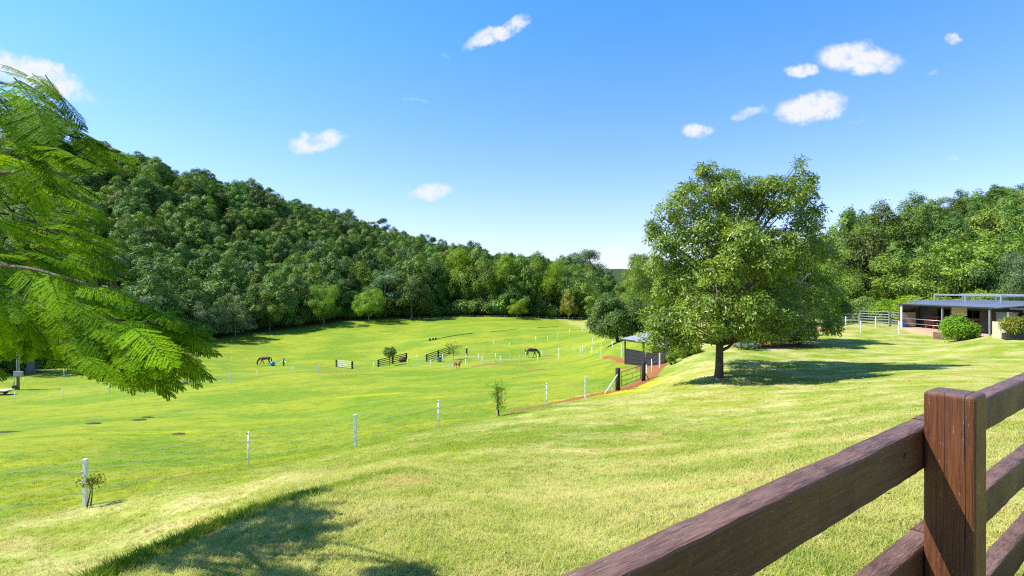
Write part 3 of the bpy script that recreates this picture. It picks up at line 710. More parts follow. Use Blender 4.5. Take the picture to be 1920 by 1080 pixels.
# ---- hillside forest
def forest():
    rg = np.random.default_rng(77); s = 8.7
    gx, gy = np.meshgrid(np.arange(-330, 420, s), np.arange(50, 540, s)); n = gx.size
    x = gx.ravel() + rg.uniform(-.42, .42, n) * s; y = gy.ravel() + rg.uniform(-.42, .42, n) * s
    px = 960 + x / y * 1000; ed = np.interp(px, EDGE[:, 0], EDGE[:, 1]); rd = np.interp(px, RIDGE[:, 0], RIDGE[:, 1])
    r = np.hypot(x, y); thin = rg.uniform(size=n) < np.clip(230 / r, .45, 1)
    back = np.where((px > 1230) | (px < 1110), 6, 40)
    k = (y > ed + np.where(px > 1450, 12, 3)) & (y < rd + 14) & (px > -190) & (px < 2110) & thin
    k &= ~((px > 1120) & (px < 1215) & (y < 260))
    x, y, px, ed, rd = x[k], y[k], px[k], ed[k], rd[k]; z = ground_np(x, y)
    vis = (px > -60) & (px < 1980)
    order = np.argsort(np.hypot(x, y) + np.where(vis, 0, 1e4))
    keys = ['up0', 'up1', 'up2', 'up3', 'dome0', 'dome1', 'dome2', 'olive0', 'olive1', 'grey0', 'gum0', 'cone0']
    pr = np.array([.14, .13, .12, .11, .08, .07, .06, .10, .10, .05, .02, .02]); pr /= pr.sum()
    rest = {}
    names = {'up': 'dark green many-headed', 'do': 'dark round-crowned', 'ol': 'olive green', 'gr': 'grey-green', 'gu': 'tall open-crowned', 'co': 'narrow pointed'}
    cnt = 0
    for i in order:
        key = rg.choice(keys, p=pr); dd = float(np.hypot(x[i], y[i]))
        f = (y[i] - ed[i]) / (rd[i] - ed[i])
        right = px[i] > 1230
        sc = rg.uniform(.70, 1.32) * (1.0 + .12 * (dd > 300)); szc = sc * rg.uniform(.85, 1.15) * (.8 if f > .85 else 1)
        if 740 < px[i] < 1110 and f < .12: szc *= 1.45; sc *= 1.15
        if right and dd < 140: szc *= .85
        if cnt < 285:
            place = 'behind the stable' if right and px[i] > 1500 else 'behind the lawn tree' if right else \
                ('at the foot of the hill' if f < .12 else 'low on the wooded hillside' if f < .4 else 'halfway up the wooded hillside' if f < .75 else 'on the skyline of the wooded hill')
            if not right: place += ' at far left' if px[i] < 300 else ' left of the paddock' if px[i] < 700 else ' beyond the paddock'
            tree('forest_tree', key, (x[i], y[i], z[i] - .8), sc, szc, rg.uniform(0, 6.28), names[key[:2]] + ' tree ' + place, 'tree', 'trees of the dense wood, ' + names[key[:2]] + ' kind ' + place)
            cnt += 1
        else: rest.setdefault(key, []).append((x[i], y[i], z[i] - .8, sc, szc, rg.uniform(0, 6.28)))
    # the remainder of the wood is one mass; one scatter per crown shape is joined by a single object
    allp = [(k_, p) for k_, ps in rest.items() for p in ps]
    print('forest individuals', cnt, 'rest', len(allp))
    me = bpy.data.meshes.new('distant_forest'); pts = np.array([p[:3] for _, p in allp], np.float32); idx = np.array([keys.index(k_) for k_, _ in allp], np.float32)
    me.vertices.add(len(pts)); me.vertices.foreach_set('co', pts.ravel())
    for nm, arr in (('rot', [(0, 0, p[5]) for _, p in allp]), ('scl', [(p[3], p[3], p[4]) for _, p in allp])):
        a = me.attributes.new(nm, 'FLOAT_VECTOR', 'POINT'); a.data.foreach_set('vector', np.array(arr, np.float32).ravel())
    a = me.attributes.new('kind', 'FLOAT', 'POINT'); a.data.foreach_set('value', idx)
    o = tag(link('distant_forest', me), 'remaining far trees of the wooded hills, a continuous mass of crowns', 'forest', kind='stuff')
    ng = bpy.data.node_groups.new('forest', 'GeometryNodeTree')
    ng.interface.new_socket('Geometry', in_out='INPUT', socket_type='NodeSocketGeometry'); ng.interface.new_socket('Geometry', in_out='OUTPUT', socket_type='NodeSocketGeometry')
    nn = ng.nodes; gi = nn.new('NodeGroupInput'); go = nn.new('NodeGroupOutput'); jn = nn.new('GeometryNodeJoinGeometry')
    for j, k_ in enumerate(keys):
        po = bpy.data.objects.new('far_crown', PROTO[k_][0])
        ip = nn.new('GeometryNodeInstanceOnPoints'); oi = nn.new('GeometryNodeObjectInfo'); oi.inputs[0].default_value = po; oi.inputs['As Instance'].default_value = True
        def na(nm, ty='FLOAT_VECTOR'):
            q = nn.new('GeometryNodeInputNamedAttribute'); q.data_type = ty; q.inputs['Name'].default_value = nm; return q.outputs[0]
        er = nn.new('FunctionNodeEulerToRotation'); cp = nn.new('FunctionNodeCompare'); cp.data_type = 'FLOAT'; cp.operation = 'EQUAL'; cp.inputs['B'].default_value = j; cp.inputs['Epsilon'].default_value = .1
        ng.links.new(na('kind', 'FLOAT'), cp.inputs['A']); ng.links.new(cp.outputs[0], ip.inputs['Selection'])
        ng.links.new(na('rot'), er.inputs[0]); ng.links.new(er.outputs[0], ip.inputs['Rotation']); ng.links.new(na('scl'), ip.inputs['Scale'])
        ng.links.new(gi.outputs[0], ip.inputs['Points']); ng.links.new(oi.outputs['Geometry'], ip.inputs['Instance']); ng.links.new(ip.outputs[0], jn.inputs[0])
    ng.links.new(jn.outputs[0], go.inputs[0]); md = o.modifiers.new('scatter', 'NODES'); md.node_group = ng
forest()

# ---- undergrowth at the edge of the wood
proto('bush0', 'bush', 2.2, 3.4, 90, 24, .26, 'leaf_hill', 41, r0=.06, spread=.22); proto('bush1', 'bush', 2.2, 3.4, 90, 24, .26, 'leaf_olive', 42, r0=.06, spread=.22)
rg_ = np.random.default_rng(9)
for i, px in enumerate(np.arange(-20, 1120, 17)):
    d = float(np.interp(px, EDGE[:, 0], EDGE[:, 1])) + 2 + rg_.uniform(0, 4); s = d / 150 * rg_.uniform(.7, 1.4) * (1.3 if d < 120 else 1)
    kk = 'bush%d' % (i % 2)
    tree('forest_shrub', kk, gp(px, d), s * 1.5, s * 1.6, rg_.uniform(0, 6), ('dark' if i % 2 == 0 else 'olive') + ' shrub at the shaded edge where the wood meets the paddock', 'shrub', 'shrubs along the edge of the wood, ' + ('dark' if i % 2 == 0 else 'olive'))

# ---- trees that stand out individually
for i in range(2): proto('fine%d' % i, 'dome', 12, 11, 520, 34, .26, 'leaf_olive', 50 + i, spread=.42, r0=.22)
proto('mango0', 'dome', 9, 10, 560, 26, .34, 'leaf_olive', 60, spread=.30, aspect=.42, r0=.3, droop=.5, outw=.9); proto('mango1', 'dome', 9, 10, 560, 26, .34, 'leaf_dark', 61, spread=.3, aspect=.42, r0=.3, droop=.5, outw=.9)
proto('tall0', 'upright', 15, 12, 650, 26, .34, 'leaf_hill', 62, spread=.36, r0=.35); proto('gumd', 'gum', 17, 14, 330, 40, .34, 'leaf_grey', 63, spread=.5, r0=.3, bark='paletwig')
proto('tier0', 'tiered', 11, 9, 240, 34, .26, 'leaf_grey', 64, spread=.4, flat=.6, r0=.15); proto('cone1', 'cone', 8, 5, 240, 34, .24, 'leaf_yel', 65, spread=.3, r0=.12)
proto('shrub0', 'bush', 2.2, 3.4, 240, 26, .15, 'leaf_bright', 66, r0=.06, spread=.15); proto('shrub1', 'bush', 2.2, 3.4, 260, 26, .15, 'leaf_olive', 67, r0=.06, spread=.16)
sized('paddock_tree', 'fine0', 692, 173, 64, 56, 'bright green rounded tree with a visible trunk, standing alone at the paddock edge', leaf='leaf_bright')
sized('paddock_tree', 'fine1', 607, 162, 80, 60, 'taller pale green oval tree left of the rounded one at the paddock edge', leaf='leaf_bright', rz=1)
sized('paddock_tree', 'tier0', 442, 137, 82, 66, 'pale silvery tree with layered branches at the edge of the wood')
sized('paddock_tree', 'fine1', 505, 150, 80, 62, 'mid green spreading tree right of the silvery layered tree', rz=2)
sized('paddock_tree', 'fine0', 395, 128, 75, 60, 'dark green tree between the near feathery branches and the silvery tree', leaf='leaf_grey', rz=4)
sized('paddock_tree', 'mango1', 772, 188, 80, 74, 'dense dark round tree at the left end of the tall far tree bank', leaf='leaf_dark')
for i, (px, d, h, w, key, lf, lb) in enumerate([(815,202,112,80,'tall0',None,'tall dark tree in the bank beyond the paddock, next to the round one'),(858,206,122,74,'mango0','leaf_bright','lighter green broad tree in the far bank of trees'),
    (905,204,118,78,'fine0','leaf_olive','feathery mid green tall tree at the centre of the far bank'),(948,203,122,72,'tall0','leaf_bright','fresh green tall tree right of centre in the far bank'),
    (990,206,120,76,'mango1','leaf_olive','broad olive tree above the small pale tree'),(1028,204,118,66,'fine1','leaf_bright','light green tree near the right end of the far bank'),(1062,212,108,60,'gumd','leaf_olive','open gum tree at the right end of the far bank')]):
    sized('tall_tree', key, px, d, h, w, lb, leaf=lf, rz=i * 1.3, sink=1)
sized('small_tree', 'fine1', 971, 191, 40, 36, 'small pale green tree in front of the dark far bank', leaf='leaf_bright')
sized('small_tree', 'olive1', 1066, 196, 58, 34, 'yellowish upright tree at the right end of the far bank', leaf='leaf_yel')
sized('gum_tree', 'gumd', 1097, 262, 112, 88, 'hazy grey gum tree with an open crown rising on the skyline')
sized('gum_tree', 'gumd', 1196, 118, 150, 70, 'sparse gum tree showing just left of the big lawn tree', rz=2, leaf='leaf_olive')
sized('gum_tree', 'fine0', 1225, 130, 120, 90, 'soft green tree filling the gap behind the left side of the lawn tree', rz=1)
sized('gum_tree', 'fine1', 1212, 112, 140, 80, 'taller leafy tree close behind the left edge of the lawn tree', rz=3)
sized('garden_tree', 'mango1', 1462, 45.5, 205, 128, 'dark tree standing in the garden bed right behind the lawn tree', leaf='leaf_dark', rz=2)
sized('garden_tree', 'mango0', 1528, 47, 150, 90, 'lower leafy tree at the right end of the garden bed, casting shade on the lawn', rz=4)
sized('valley_tree', 'dome0', 1128, 150, 62, 60, 'green tree behind the round dark tree', leaf='leaf_olive')
sized('valley_tree', 'olive1', 1165, 165, 70, 50, 'tree low in the gap of the valley', leaf='leaf_hill')
sized('skyline_tree', 'gumd', 718, 390, 50, 30, 'single tree poking above the skyline of the wooded hill')
# round glossy tree by the shelter
rg = np.random.default_rng(71); L = rlobes(rg, 'dome', 6.7, 7.6); L = [(a, b, c * .95 + .1, r * 1.15, s * 1.15, t * 1.15) for a, b, c, r, s, t in L] + [(0, 0, 2.3, 3.3, 3.3, 1.9), (-1.6, -.6, 1.7, 1.8, 1.8, 1.1), (1.5, -.6, 1.7, 1.9, 1.8, 1.1)]
e = empty('round_tree', gp(1158, 70), 0, 'dark glossy round tree behind the small corner shelter', 'tree')
me, C = crown_mesh('crown', L, 1300, 32, .22, rg, aspect=.5, spread=.22, outw=1.0); link('crown', me, M['leaf_dark'], e)
mb = MB(); limbs(mb, (0, 0, -.3), (0, 0, 4.5), L[:8], rg, .22); mb.build('trunk', M['bark'], e)
# behind the stable
for i, (nm, key, px, d, h, w, lf, lb) in enumerate([
    ('mango_tree','mango0',1800,82,150,170,'leaf_olive','broad mango tree with reddish flushes behind the stable roof'),
    ('mango_tree','mango0',1700,80,120,130,'leaf_olive','yellow-green mango tree behind the left end of the stable'),
    ('mango_tree','mango1',1645,88,115,110,'leaf_olive','dark mango tree behind the steel cattle yard'),
    ('shade_tree','mango1',1600,92,155,130,'leaf_dark','dark tree with yellow-green top right of the lawn tree'),
    ('shade_tree','fine0',1545,84,150,110,'leaf_olive','loose olive tree touching the right side of the lawn tree'),
    ('tall_tree','tall0',1650,135,150,100,'leaf_hill','tall grey-green tree on the skyline behind the mango trees'),
    ('tall_tree','tall0',1715,140,146,90,'leaf_hill','second tall tree on the skyline right of the grey-green one'),
    ('tall_tree','up1',1590,150,135,100,'leaf_hill','tree on the skyline just right of the lawn tree crown'),
    ('shade_tree','mango1',1870,76,130,110,'leaf_dark','deep green tree above the right end of the stable'),
    ('shade_tree','fine1',1930,64,150,90,'leaf_grey','bluish grey tree cut by the right edge of the photo'),
    ('shade_tree','mango1',1470,72,130,160,'leaf_dark','shaded tree behind the lower right of the lawn tree'),
    ('shade_tree','mango0',1360,82,130,150,'leaf_olive','green tree hidden behind the middle of the lawn tree')]):
    sized(nm, key, px, d, h, w, lb, leaf=lf, rz=i * 1.7)
for i, (px, d, h, w, lf, lb) in enumerate([(1706,68,52,52,'leaf_bright','bright lime shrub above the left end of the stable roof'),(1758,69,50,56,'leaf_bright','bright lime shrub over the middle of the stable roof'),
    (1835,66,66,58,'leaf_bright','lime shrub under the raised pergola beams'),(1880,66,62,52,'leaf_olive','yellowish shrub at the right above the pergola'),(1665,72,40,46,'leaf_bright','small bright shrub left of the stable'),(1620,76,40,50,'leaf_hill','dark shrub behind the cattle yard'),
    (1560,74,46,60,'leaf_hill','dark shrub behind the yard fence near the lawn tree'),(1790,70,46,50,'leaf_olive','olive shrub behind the stable roof')]):
    sized('garden_shrub', 'shrub0', px, d, h + 8, w * 1.2, lb, 'shrub', None, lf, rz=i * 1.1)

# ---- the big lawn tree
def hero():
    rg = np.random.default_rng(101); d = 31.0; g = gp(1348, d)
    E = [(1290,390,62,55,0),(1362,350,66,42,.5),(1448,372,66,48,-.3),(1502,345,24,42,0),(1515,400,30,40,.6),(1340,460,105,78,0),(1455,480,92,80,.5),(1505,440,38,52,-.8),(1262,515,52,62,.2),(1240,590,40,42,-.4),
         (1300,600,78,52,-1.6),(1400,585,96,58,-2.4),(1470,600,62,42,-.8),(1540,575,32,34,-.3),(1228,440,26,28,.3),(1214,645,26,26,-.4),(1548,478,26,46,.8),(1320,615,60,30,-2.0),(1385,450,52,46,-2.6),(1440,500,46,44,-2.9),(1350,520,48,40,-3.0),(1400,480,90,90,3.2),(1330,560,90,70,3.0),(1440,560,70,60,3.2),(1390,400,90,55,2.2),(1260,640,44,28,-1.2),(1440,622,60,24,-1.2),(1497,305,13,16,0),(1322,318,22,14,.4),(1258,400,26,32,0),(1560,610,16,16,-.4),(1240,470,26,40,-.6)]
    L = []
    for (px, py, rx, ry, dy) in E:
        dd = d + dy; p = at(px, py, dd) - g; rxm, rym = rx / F * dd, ry / F * dd
        L.append((p.x, dy, p.z, rxm * .62, min(rxm, 2.2) * .62, rym * .62))
        for k in range(6):
            u = unit(rg.normal(size=3)); q = rg.uniform(.36, .56)
            L.append((p.x + u[0] * rxm * (1.02 - q), dy + u[1] * min(rxm, 2.2) * (1.02 - q), p.z + u[2] * rym * (1.02 - q), rxm * q, min(rxm, 2.2) * q, rym * q))
    e = empty('lawn_tree', g, 0, 'large broad green tree with a single dark trunk standing on the open lawn', 'tree')
    V, Fc, v, C = crown(L, 2500, 40, .205, rg, aspect=.36, spread=.185, droop=.45, outw=.8, inner=.5, vclus=.8)
    link('crown', np_mesh('crown', V, Fc, False, fattr=dict(v=v)), M['leaf_hero'], e)
    mb = MB(); mb.tube([(0, 0, -.3), (0, 0, .0), (.02, 0, .5), (.03, 0, 1.3), (.06, .02, 2.2), (.1, .05, 3.4), (.4, .1, 5.2), (.6, .1, 7.5), (.7, .1, 9.5)], [.36, .29, .235, .215, .20, .16, .11, .07, .03], 14)
    mb.build('trunk', M['bark'], e)
    lb = MB(); lb.tube([(.1, 0, 1.55), (.5, -.05, 1.75), (1.0, -.1, 2.25), (1.9, -.3, 2.5), (3.2, -.6, 2.7)], [.10, .085, .07, .05, .03], 8)
    for (x, y, z, rx, ry, rz) in L[::3]:
        s = Vector((.1 + .05 * z, .05, min(z * .55, 7)))
        if s.z < 1.9: s.z = 1.9
        b = Vector((x, y, z)); m = s.lerp(b, .5) + Vector((0, 0, .25))
        lb.tube([s, s.lerp(m, .5), m, m.lerp(b, .5), b], [.07, .05, .035, .02, .008], 6)
    lb.build('limb', M['bark'], e)
    tw = MB()
    for c in C[rg.choice(len(C), 620, replace=False)]:
        c = Vector(c); li = min(L, key=lambda l: (Vector(l[:3]) - c).length); b = Vector(li[:3]); m = b.lerp(c, .5) + Vector(rg.normal(size=3) * .12)
        tw.tube([b, m, c], [.022, .014, .006], 4, False)
    # bare grey twig sprays low on the viewer's side
    for (px, py) in ((1445, 585), (1490, 520), (1360, 560), (1400, 640), (1500, 585), (1430, 560)):
        o = at(px, py, d - 2.6) - g; o = Vector((o.x, -2.6, o.z))
        for k in range(9):
            dr = Vector((rg.uniform(-1, .4), rg.uniform(-.6, .1), rg.uniform(-.1, .6))); a = o + Vector((.8, .5, -.5)) * .6
            tw.tube([a, a + dr * .5, a + dr * 1.1 + Vector((0, 0, -.1))], [.016, .011, .004], 4, False)
    tw.build('twigs', M['paletwig'], e)
hero()

# ---- plants near the lawn tree and along the fences
def bush(name, px, d, hpx, wpx, leaf, size, label, ncl=260, per=26, dome=False, depth=1.0, seed=1, aspect=.5, droop=.3, cat='shrub', spread=None):
    rg = np.random.default_rng(seed); h, w = hpx / F * d, wpx / F * d; g = gp(px, d); L = []
    for i in range(9):
        a = i * 2.4; r = w * .36 * math.sqrt(i / 9); s = w * rg.uniform(.13, .22)
        L.append((r * math.cos(a), r * math.sin(a) * depth, h * (rg.uniform(.45, .72) - .2 * (i / 9)), s, s * depth, h * rg.uniform(.26, .36)))
    e = empty(name, g, 0, label, cat)
    me, C = crown_mesh('foliage', L, ncl, per, size, rg, aspect=aspect, droop=droop, spread=spread or w * .06); link('foliage', me, M[leaf], e)
    mb = MB()
    for k in range(7):
        c = Vector(C[rg.integers(len(C))]); mb.tube([(rg.uniform(-.1, .1) * w, 0, -.1), c * .5, c * .9], [.03, .022, .01], 5)
    mb.build('stems', M['bark'], e); return e
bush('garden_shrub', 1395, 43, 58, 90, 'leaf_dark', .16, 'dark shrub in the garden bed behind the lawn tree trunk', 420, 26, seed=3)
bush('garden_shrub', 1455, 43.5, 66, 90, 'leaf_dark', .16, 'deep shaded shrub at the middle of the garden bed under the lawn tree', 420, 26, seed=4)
bush('garden_shrub', 1500, 44, 52, 60, 'leaf_olive', .16, 'olive shrub at the right end of the garden bed', 300, 26, seed=5)
bush('garden_shrub', 1282, 42, 44, 62, 'leaf_bright', .15, 'bright green shrub between the shelter and the lawn tree trunk', 300, 26, seed=6)
bush('garden_shrub', 1258, 40.5, 28, 22, 'leaf_olive', .12, 'small pale weed clump at the fence corner by the shelter', 80, 26, seed=7)
bush('stable_hedge', 1798, 47, 46, 74, 'leaf_bright', .15, 'clipped bright green bush on the retaining wall in front of the stable', 520, 28, seed=8, depth=.7)
bush('planter_shrub', 1905, 40, 44, 66, 'leaf_yel', .12, 'yellowing leafy plant growing in the dark planter at the right edge', 420, 22, seed=9, depth=.6)
bush('paddock_bush', 730, 92, 10, 10, 'leaf_dark', .10, 'trunk shoots below the small round tree in the paddock', 10, 10, seed=10) if False else None
# elephant-ear leaves
e = empty('elephant_ear_plant', gp(1393, 41), 0, 'cluster of big pale elephant-ear leaves at the left of the garden bed', 'plant'); rg = np.random.default_rng(12); mb = MB(); st = MB()
for k in range(26):
    a = rg.uniform(0, 6.28); r = rg.uniform(.1, 1.1); c = Vector((r * math.cos(a) * 1.3, r * math.sin(a) * .6 - .2, rg.uniform(.35, 1.3)))
    s = rg.uniform(.28, .5); dn = Vector((rg.uniform(-.6, .6), -.6, -.75)).normalized(); sd = dn.cross(Vector((0, 1, .3))).normalized(); nn = sd.cross(dn)
    pts = [c - dn * s * .25 + sd * s * .38, c - dn * s * .12, c - dn * s * .25 - sd * s * .38, c + dn * s * .3 - sd * s * .36, c + dn * s * .8, c + dn * s * .3 + sd * s * .36]
    pts[1] = pts[1] - nn * .04
    mb.add(pts, [(0, 1, 4, 5), (1, 2, 3, 4)]); st.tube([(c.x * .3, c.y * .3, 0), (c.x * .8, c.y * .8, c.z * .7), c], .014, 5)
mb.build('leaves', M['leaf_big'], e); st.build('stems', M['leaf_big'], e)

def sapling(px, d, h, w, leaf, size, label, n, seed, stems=1, zlo=.35, lean=0.0, bark='barkred', name='sapling', per=14):
    rg = np.random.default_rng(seed); g = gp(px, d); e = empty(name, g, 0, label, 'young tree'); mb = MB(); tips = []
    for k in range(stems):
        b = Vector((rg.uniform(-.05, .05), rg.uniform(-.03, .03), -.1)); t = Vector((rg.uniform(-.25, .25) * w + lean, rg.uniform(-.2, .2) * w, h * rg.uniform(.8, 1)))
        m = b.lerp(t, .5) + Vector((rg.uniform(-.1, .1) * w, 0, 0)); mb.tube([b, b.lerp(m, .6), m, t], [.022, .018, .014, .006], 6)
        for j in range(n // stems):
            f = rg.uniform(zlo, 1.0); p = m.lerp(t, (f - .5) * 2) if f > .5 else b.lerp(m, f * 2)
            q = p + Vector((rg.normal() * w * .32, rg.normal() * w * .32, rg.uniform(0, .14) * h)); mb.tube([p, q], [.007, .004], 4, False); tips.append(q)
    T = np.array([tuple(t) for t in tips]); ci = np.repeat(np.arange(len(T)), per); N = len(ci)
    P = T[ci] + rg.normal(size=(N, 3)) * size * .8; a = unit(rg.normal(size=(N, 3)) + np.array([0, 0, -.3])); nrm = unit(rg.normal(size=(N, 3)) * .7 + np.array([-.3, -.3, .7])); b = unit(np.cross(nrm, a)); s = size * rg.uniform(.6, 1.3, (N, 1))
    V = np.stack([P, P + a * s * .5 + b * s * .24, P + a * s, P + a * s * .5 - b * s * .24], 1).reshape(-1, 3)
    link('leaves', np_mesh('leaves', V, np.arange(N * 4).reshape(-1, 4), False, fattr=dict(v=rg.uniform(size=N))), M[leaf], e); mb.build('stem', M[bark], e); return e
sapling(166, 13.3, .82, .28, 'leaf_yel', .075, 'tiny yellow-topped sapling leaning against the leftmost near fence post', 26, 21, 2, .62, .1)
sapling(936, 25.3, 1.65, .55, 'leaf_bright',   .085, 'leafy young tree climbing around a white fence post in the middle of the wire fence', 60, 22, 3, .3, 0)
sapling(850, 90, 3.0, 1.6, 'leaf_olive', .22, 'thin sparse sapling beside the right dark rail panel', 40, 23, 2, .35)
e = empty('young_tree', gp(730, 92), 0, 'small dense round-headed young tree in front of the left dark rail panel', 'young tree'); rg = np.random.default_rng(24)
L = [(0, 0, 2.5, .8, .8, .6), (-.55, 0, 2.3, .5, .5, .5), (.6, .1, 2.4, .5, .5, .55), (.1, -.3, 2.0, .7, .6, .4), (-.4, 0, 2.95, .3, .3, .35), (.5, 0, 3.0, .3, .3, .3)]
me, C = crown_mesh('crown', L, 170, 18, .2, rg, spread=.14); link('crown', me, M['leaf_hill'], e); mb = MB(); limbs(mb, (0, 0, -.2), (.1, 0, 2.3), L[:4], rg, .06); mb.build('trunk', M['bark'], e)
sapling(352, 72, 4.2, 2.6, 'leaf_yel', .3, 'young yellowish tree in the paddock seen through the tips of the near feathery branches', 60, 25, 3, .3)
# ------------------------------------------------------------------ feathery tree at the left
def frond_data(rg):
    """one bipinnate leaf lying along +x, facing +z, length 1: returns leaflet quads and stalk tubes"""
    V = []; S = MB(); npn = 15; cur = .16
    def ax(t): return np.array([t, 0, -cur * t * t])
    S.tube([ax(t) for t in (0, .25, .5, .75, 1)], [.010, .009, .007, .005, .003], 4, False)
    for i in range(npn):
        t = .12 + .88 * i / (npn - 1); o = ax(t); f = (t - .12) / .88
        ln = .30 * (math.sin((.18 + .82 * (1 - f)) * math.pi * .55) ** .6) * (.72 + .28 * math.sin(f * math.pi)) * rg.uniform(.9, 1.08)
        for sd in (-1, 1):
            ang = R(62 - 34 * f) * sd + rg.normal() * .05; dz = -.22 + rg.normal() * .06
            d = np.array([math.cos(ang), math.sin(ang), dz]); d /= np.linalg.norm(d)
            side = np.cross(np.array([0, 0, 1.]), d); side /= np.linalg.norm(side); nrm = np.cross(d, side)
            nl = 25
            for k in range(nl):
                u = (k + .6) / nl; p = o + d * ln * u + np.array([0, 0, -.10 * u * u * ln]); L = .032 * (1.05 - .45 * abs(u - .45) * 1.6); w = .0115
                for s2 in (-1, 1):
                    a = d * .38 + side * s2 * .93; a /= np.linalg.norm(a); b = np.cross(nrm, a); tl = nrm * rg.normal() * .003
                    V += [p, p + a * L * .5 + b * w * .5 + tl, p + a * L, p + a * L * .5 - b * w * .5 - tl]
    return np.array(V), S
def feathery():
    rg = np.random.default_rng(8); PR = [frond_data(rg) for _ in range(3)]
    base = Vector((-5.6, 5.0, gz(-5.6, 5.0))); e = empty('feathery_tree', base, 0, 'near tree with feathery fern-like leaves reaching in from the left edge', 'tree')
    # main limbs, traced in depth from the trunk off to the left
    tk = MB(); tk.tube([(0, 0, -.4), (0, 0, .3), (.1, 0, 1.4), (.1, -.1, 2.4), (.3, -.2, 3.4)], [.30, .24, .20, .17, .13], 12); tk.build('trunk', M['bark'], e)
    br = MB(); B = []
    def path(pts, r0, r1, start=Vector((.1, -.05, 2.2))):
        P_ = [start] + [at(*p) - base for p in pts]; n = len(P_); Q = []
        for i in range(n - 1):
            a, b = P_[i], P_[i + 1]; pa = P_[i - 1] if i else a; pb = P_[i + 2] if i + 2 < n else b
            for k in range(4):
                t = k / 4; Q.append(.5 * ((2 * a) + (b - pa) * t + (2 * pa - 5 * a + 4 * b - pb) * t * t + (3 * a - pa - 3 * b + pb) * t ** 3))
        Q.append(P_[-1]); rad = [r1 + (r0 - r1) * .75 * (1 - i / (len(Q) - 1)) ** 2.2 for i in range(len(Q))]
        br.tube(Q, rad, 7); B.append(Q); return Q
    LIMBS = [([(-220,150,3.6),(0,190,2.95),(90,232,2.8),(150,262,2.7),(225,285,2.62)],.035,.005),([(-220,110,3.4),(-20,150,2.95),(70,175,2.8),(120,215,2.75)],.03,.005),([(2,205,2.95),(60,235,2.9),(110,262,2.8)],.015,.004),
        ([(-150,400,4.6),(-20,330,3.9),(60,330,3.5),(140,370,3.2),(190,400,3.1)],.05,.006),([(-150,430,5.5),(0,400,5.2),(90,430,5.0),(190,470,4.8)],.05,.006),
        ([(-120,470,4.4),(0,540,3.6),(70,572,3.3),(130,592,3.15),(230,600,3.0),(310,600,2.9)],.055,.006),([(-100,520,3.8),(20,500,3.3),(120,520,3.1),(200,545,3.0)],.045,.006),
        ([(-120,600,4.0),(20,600,3.4),(110,640,3.15),(200,655,3.0),(260,670,2.95)],.04,.005),([(-120,560,6.4),(0,500,6.2),(110,520,6.0),(200,560,5.8)],.05,.008),
        ([(130,592,3.15),(230,630,2.95),(310,650,2.8)],.018,.005),([(-150,330,6.8),(0,300,6.4),(60,330,6.2)],.05,.008),([(-150,560,5.0),(0,610,4.4),(60,640,4.2)],.04,.008)]
    for pts, a, b in LIMBS:
        st = Vector((.1, -.05, 2.2)) if pts[0][0] < 0 else at(*pts[0]) - base
        path(pts if pts[0][0] < 0 else pts[1:], a, b, st)
    br.build('branch', M['bark'], e)
    poly_u = [(-200,60),(0,122),(60,140),(110,170),(162,215),(152,232),(212,255),(264,292),(225,302),(180,302),(120,292),(60,272),(0,245),(-200,260)]
    poly_m = [(-200,230),(0,280),(60,292),(130,330),(200,378),(208,410),(242,440),(215,470),(247,490),(230,510),(185,540),(250,552),(330,575),(402,605),(365,630),(402,680),(382,702),(325,700),(310,717),(262,712),(240,682),(205,695),(185,702),(150,680),(120,652),(60,656),(0,672),(-200,700)]
    inset = lambda P_: [(x - (42 if x > 130 else 18 if x > 40 else 0), y) for x, y in P_]
    in_u, in_m = inset(poly_u), inset(poly_m)
    def inside(x, y, P_):
        c = False; j = len(P_) - 1
        for i in range(len(P_)):
            (xi, yi), (xj, yj) = P_[i], P_[j]
            if (yi > y) != (yj > y) and x < (xj - xi) * (y - yi) / (yj - yi) + xi: c = not c
            j = i
        return c
    VV = []; Fv = []; SV = MB(); cnt = 0
    def put(p0, p1, roll, pr, sway):
        """lay one leaf from p0 to p1"""
        nonlocal cnt
        X = (p1 - p0); L = X.length; X.normalize(); Y = Vector((0, 0, 1)).cross(X).normalized(); Z = X.cross(Y)
        Rm = Matrix.Rotation(roll, 3, X); Y = Rm @ Y; Z = Rm @ Z; A = np.array([X, Y, Z]); V, S = PR[pr]
        VV.append((V @ A) * L + np.array(p0)); Fv.append(np.full(len(V) // 4, rg.uniform()) * .7 + rg.uniform(size=len(V) // 4) * .3)
        SV.add([Vector(np.array(tuple(v)) @ A * L) + p0 for v in S.v], S.f, True); cnt += 1
    def screen(p): q = p + base; return 960 + q.x / q.y * 1000, 540 - (q.z - EYE) / q.y * 1000
    def shade_bad(p):   # keeps the sunny part of the lawn clear of this tree's shade
        q = p + base; zg = -.6
        for _ in range(3):
            h = q.z - zg; x = q.x + h / math.tan(R(SUN_EL)); y = q.y + h * .08; zg = gz(x, y)
        return 540 + (EYE - zg) / y * 1000 < 1095 and 960 + x / y * 1000 > 635
    tries = 0; N = 250
    while cnt < N and tries < 30000:
        tries += 1; Q = B[rg.integers(len(B))]; i = int(rg.integers(4, len(Q))); p0 = Q[i] + Vector(rg.normal(size=3) * .10)
        far = p0.y + base.y > 4.1; L = rg.uniform(.30, .50) * (1.15 if far else 1)
        tdir = Q[min(i + 1, len(Q) - 1)] - Q[max(i - 1, 0)]; tdir.normalize()
        d = tdir * .9 + Vector((rg.uniform(-.1, .9), rg.uniform(-.75, .6), rg.uniform(-.55, .25))); d.z = min(d.z, .08); d.normalize(); p1 = p0 + d * L
        sx, sy = screen(p1); mx, my = screen(p0.lerp(p1, .6))
        if sx < -140: continue
        if not (inside(sx, sy, in_u) or inside(sx, sy, in_m)): continue
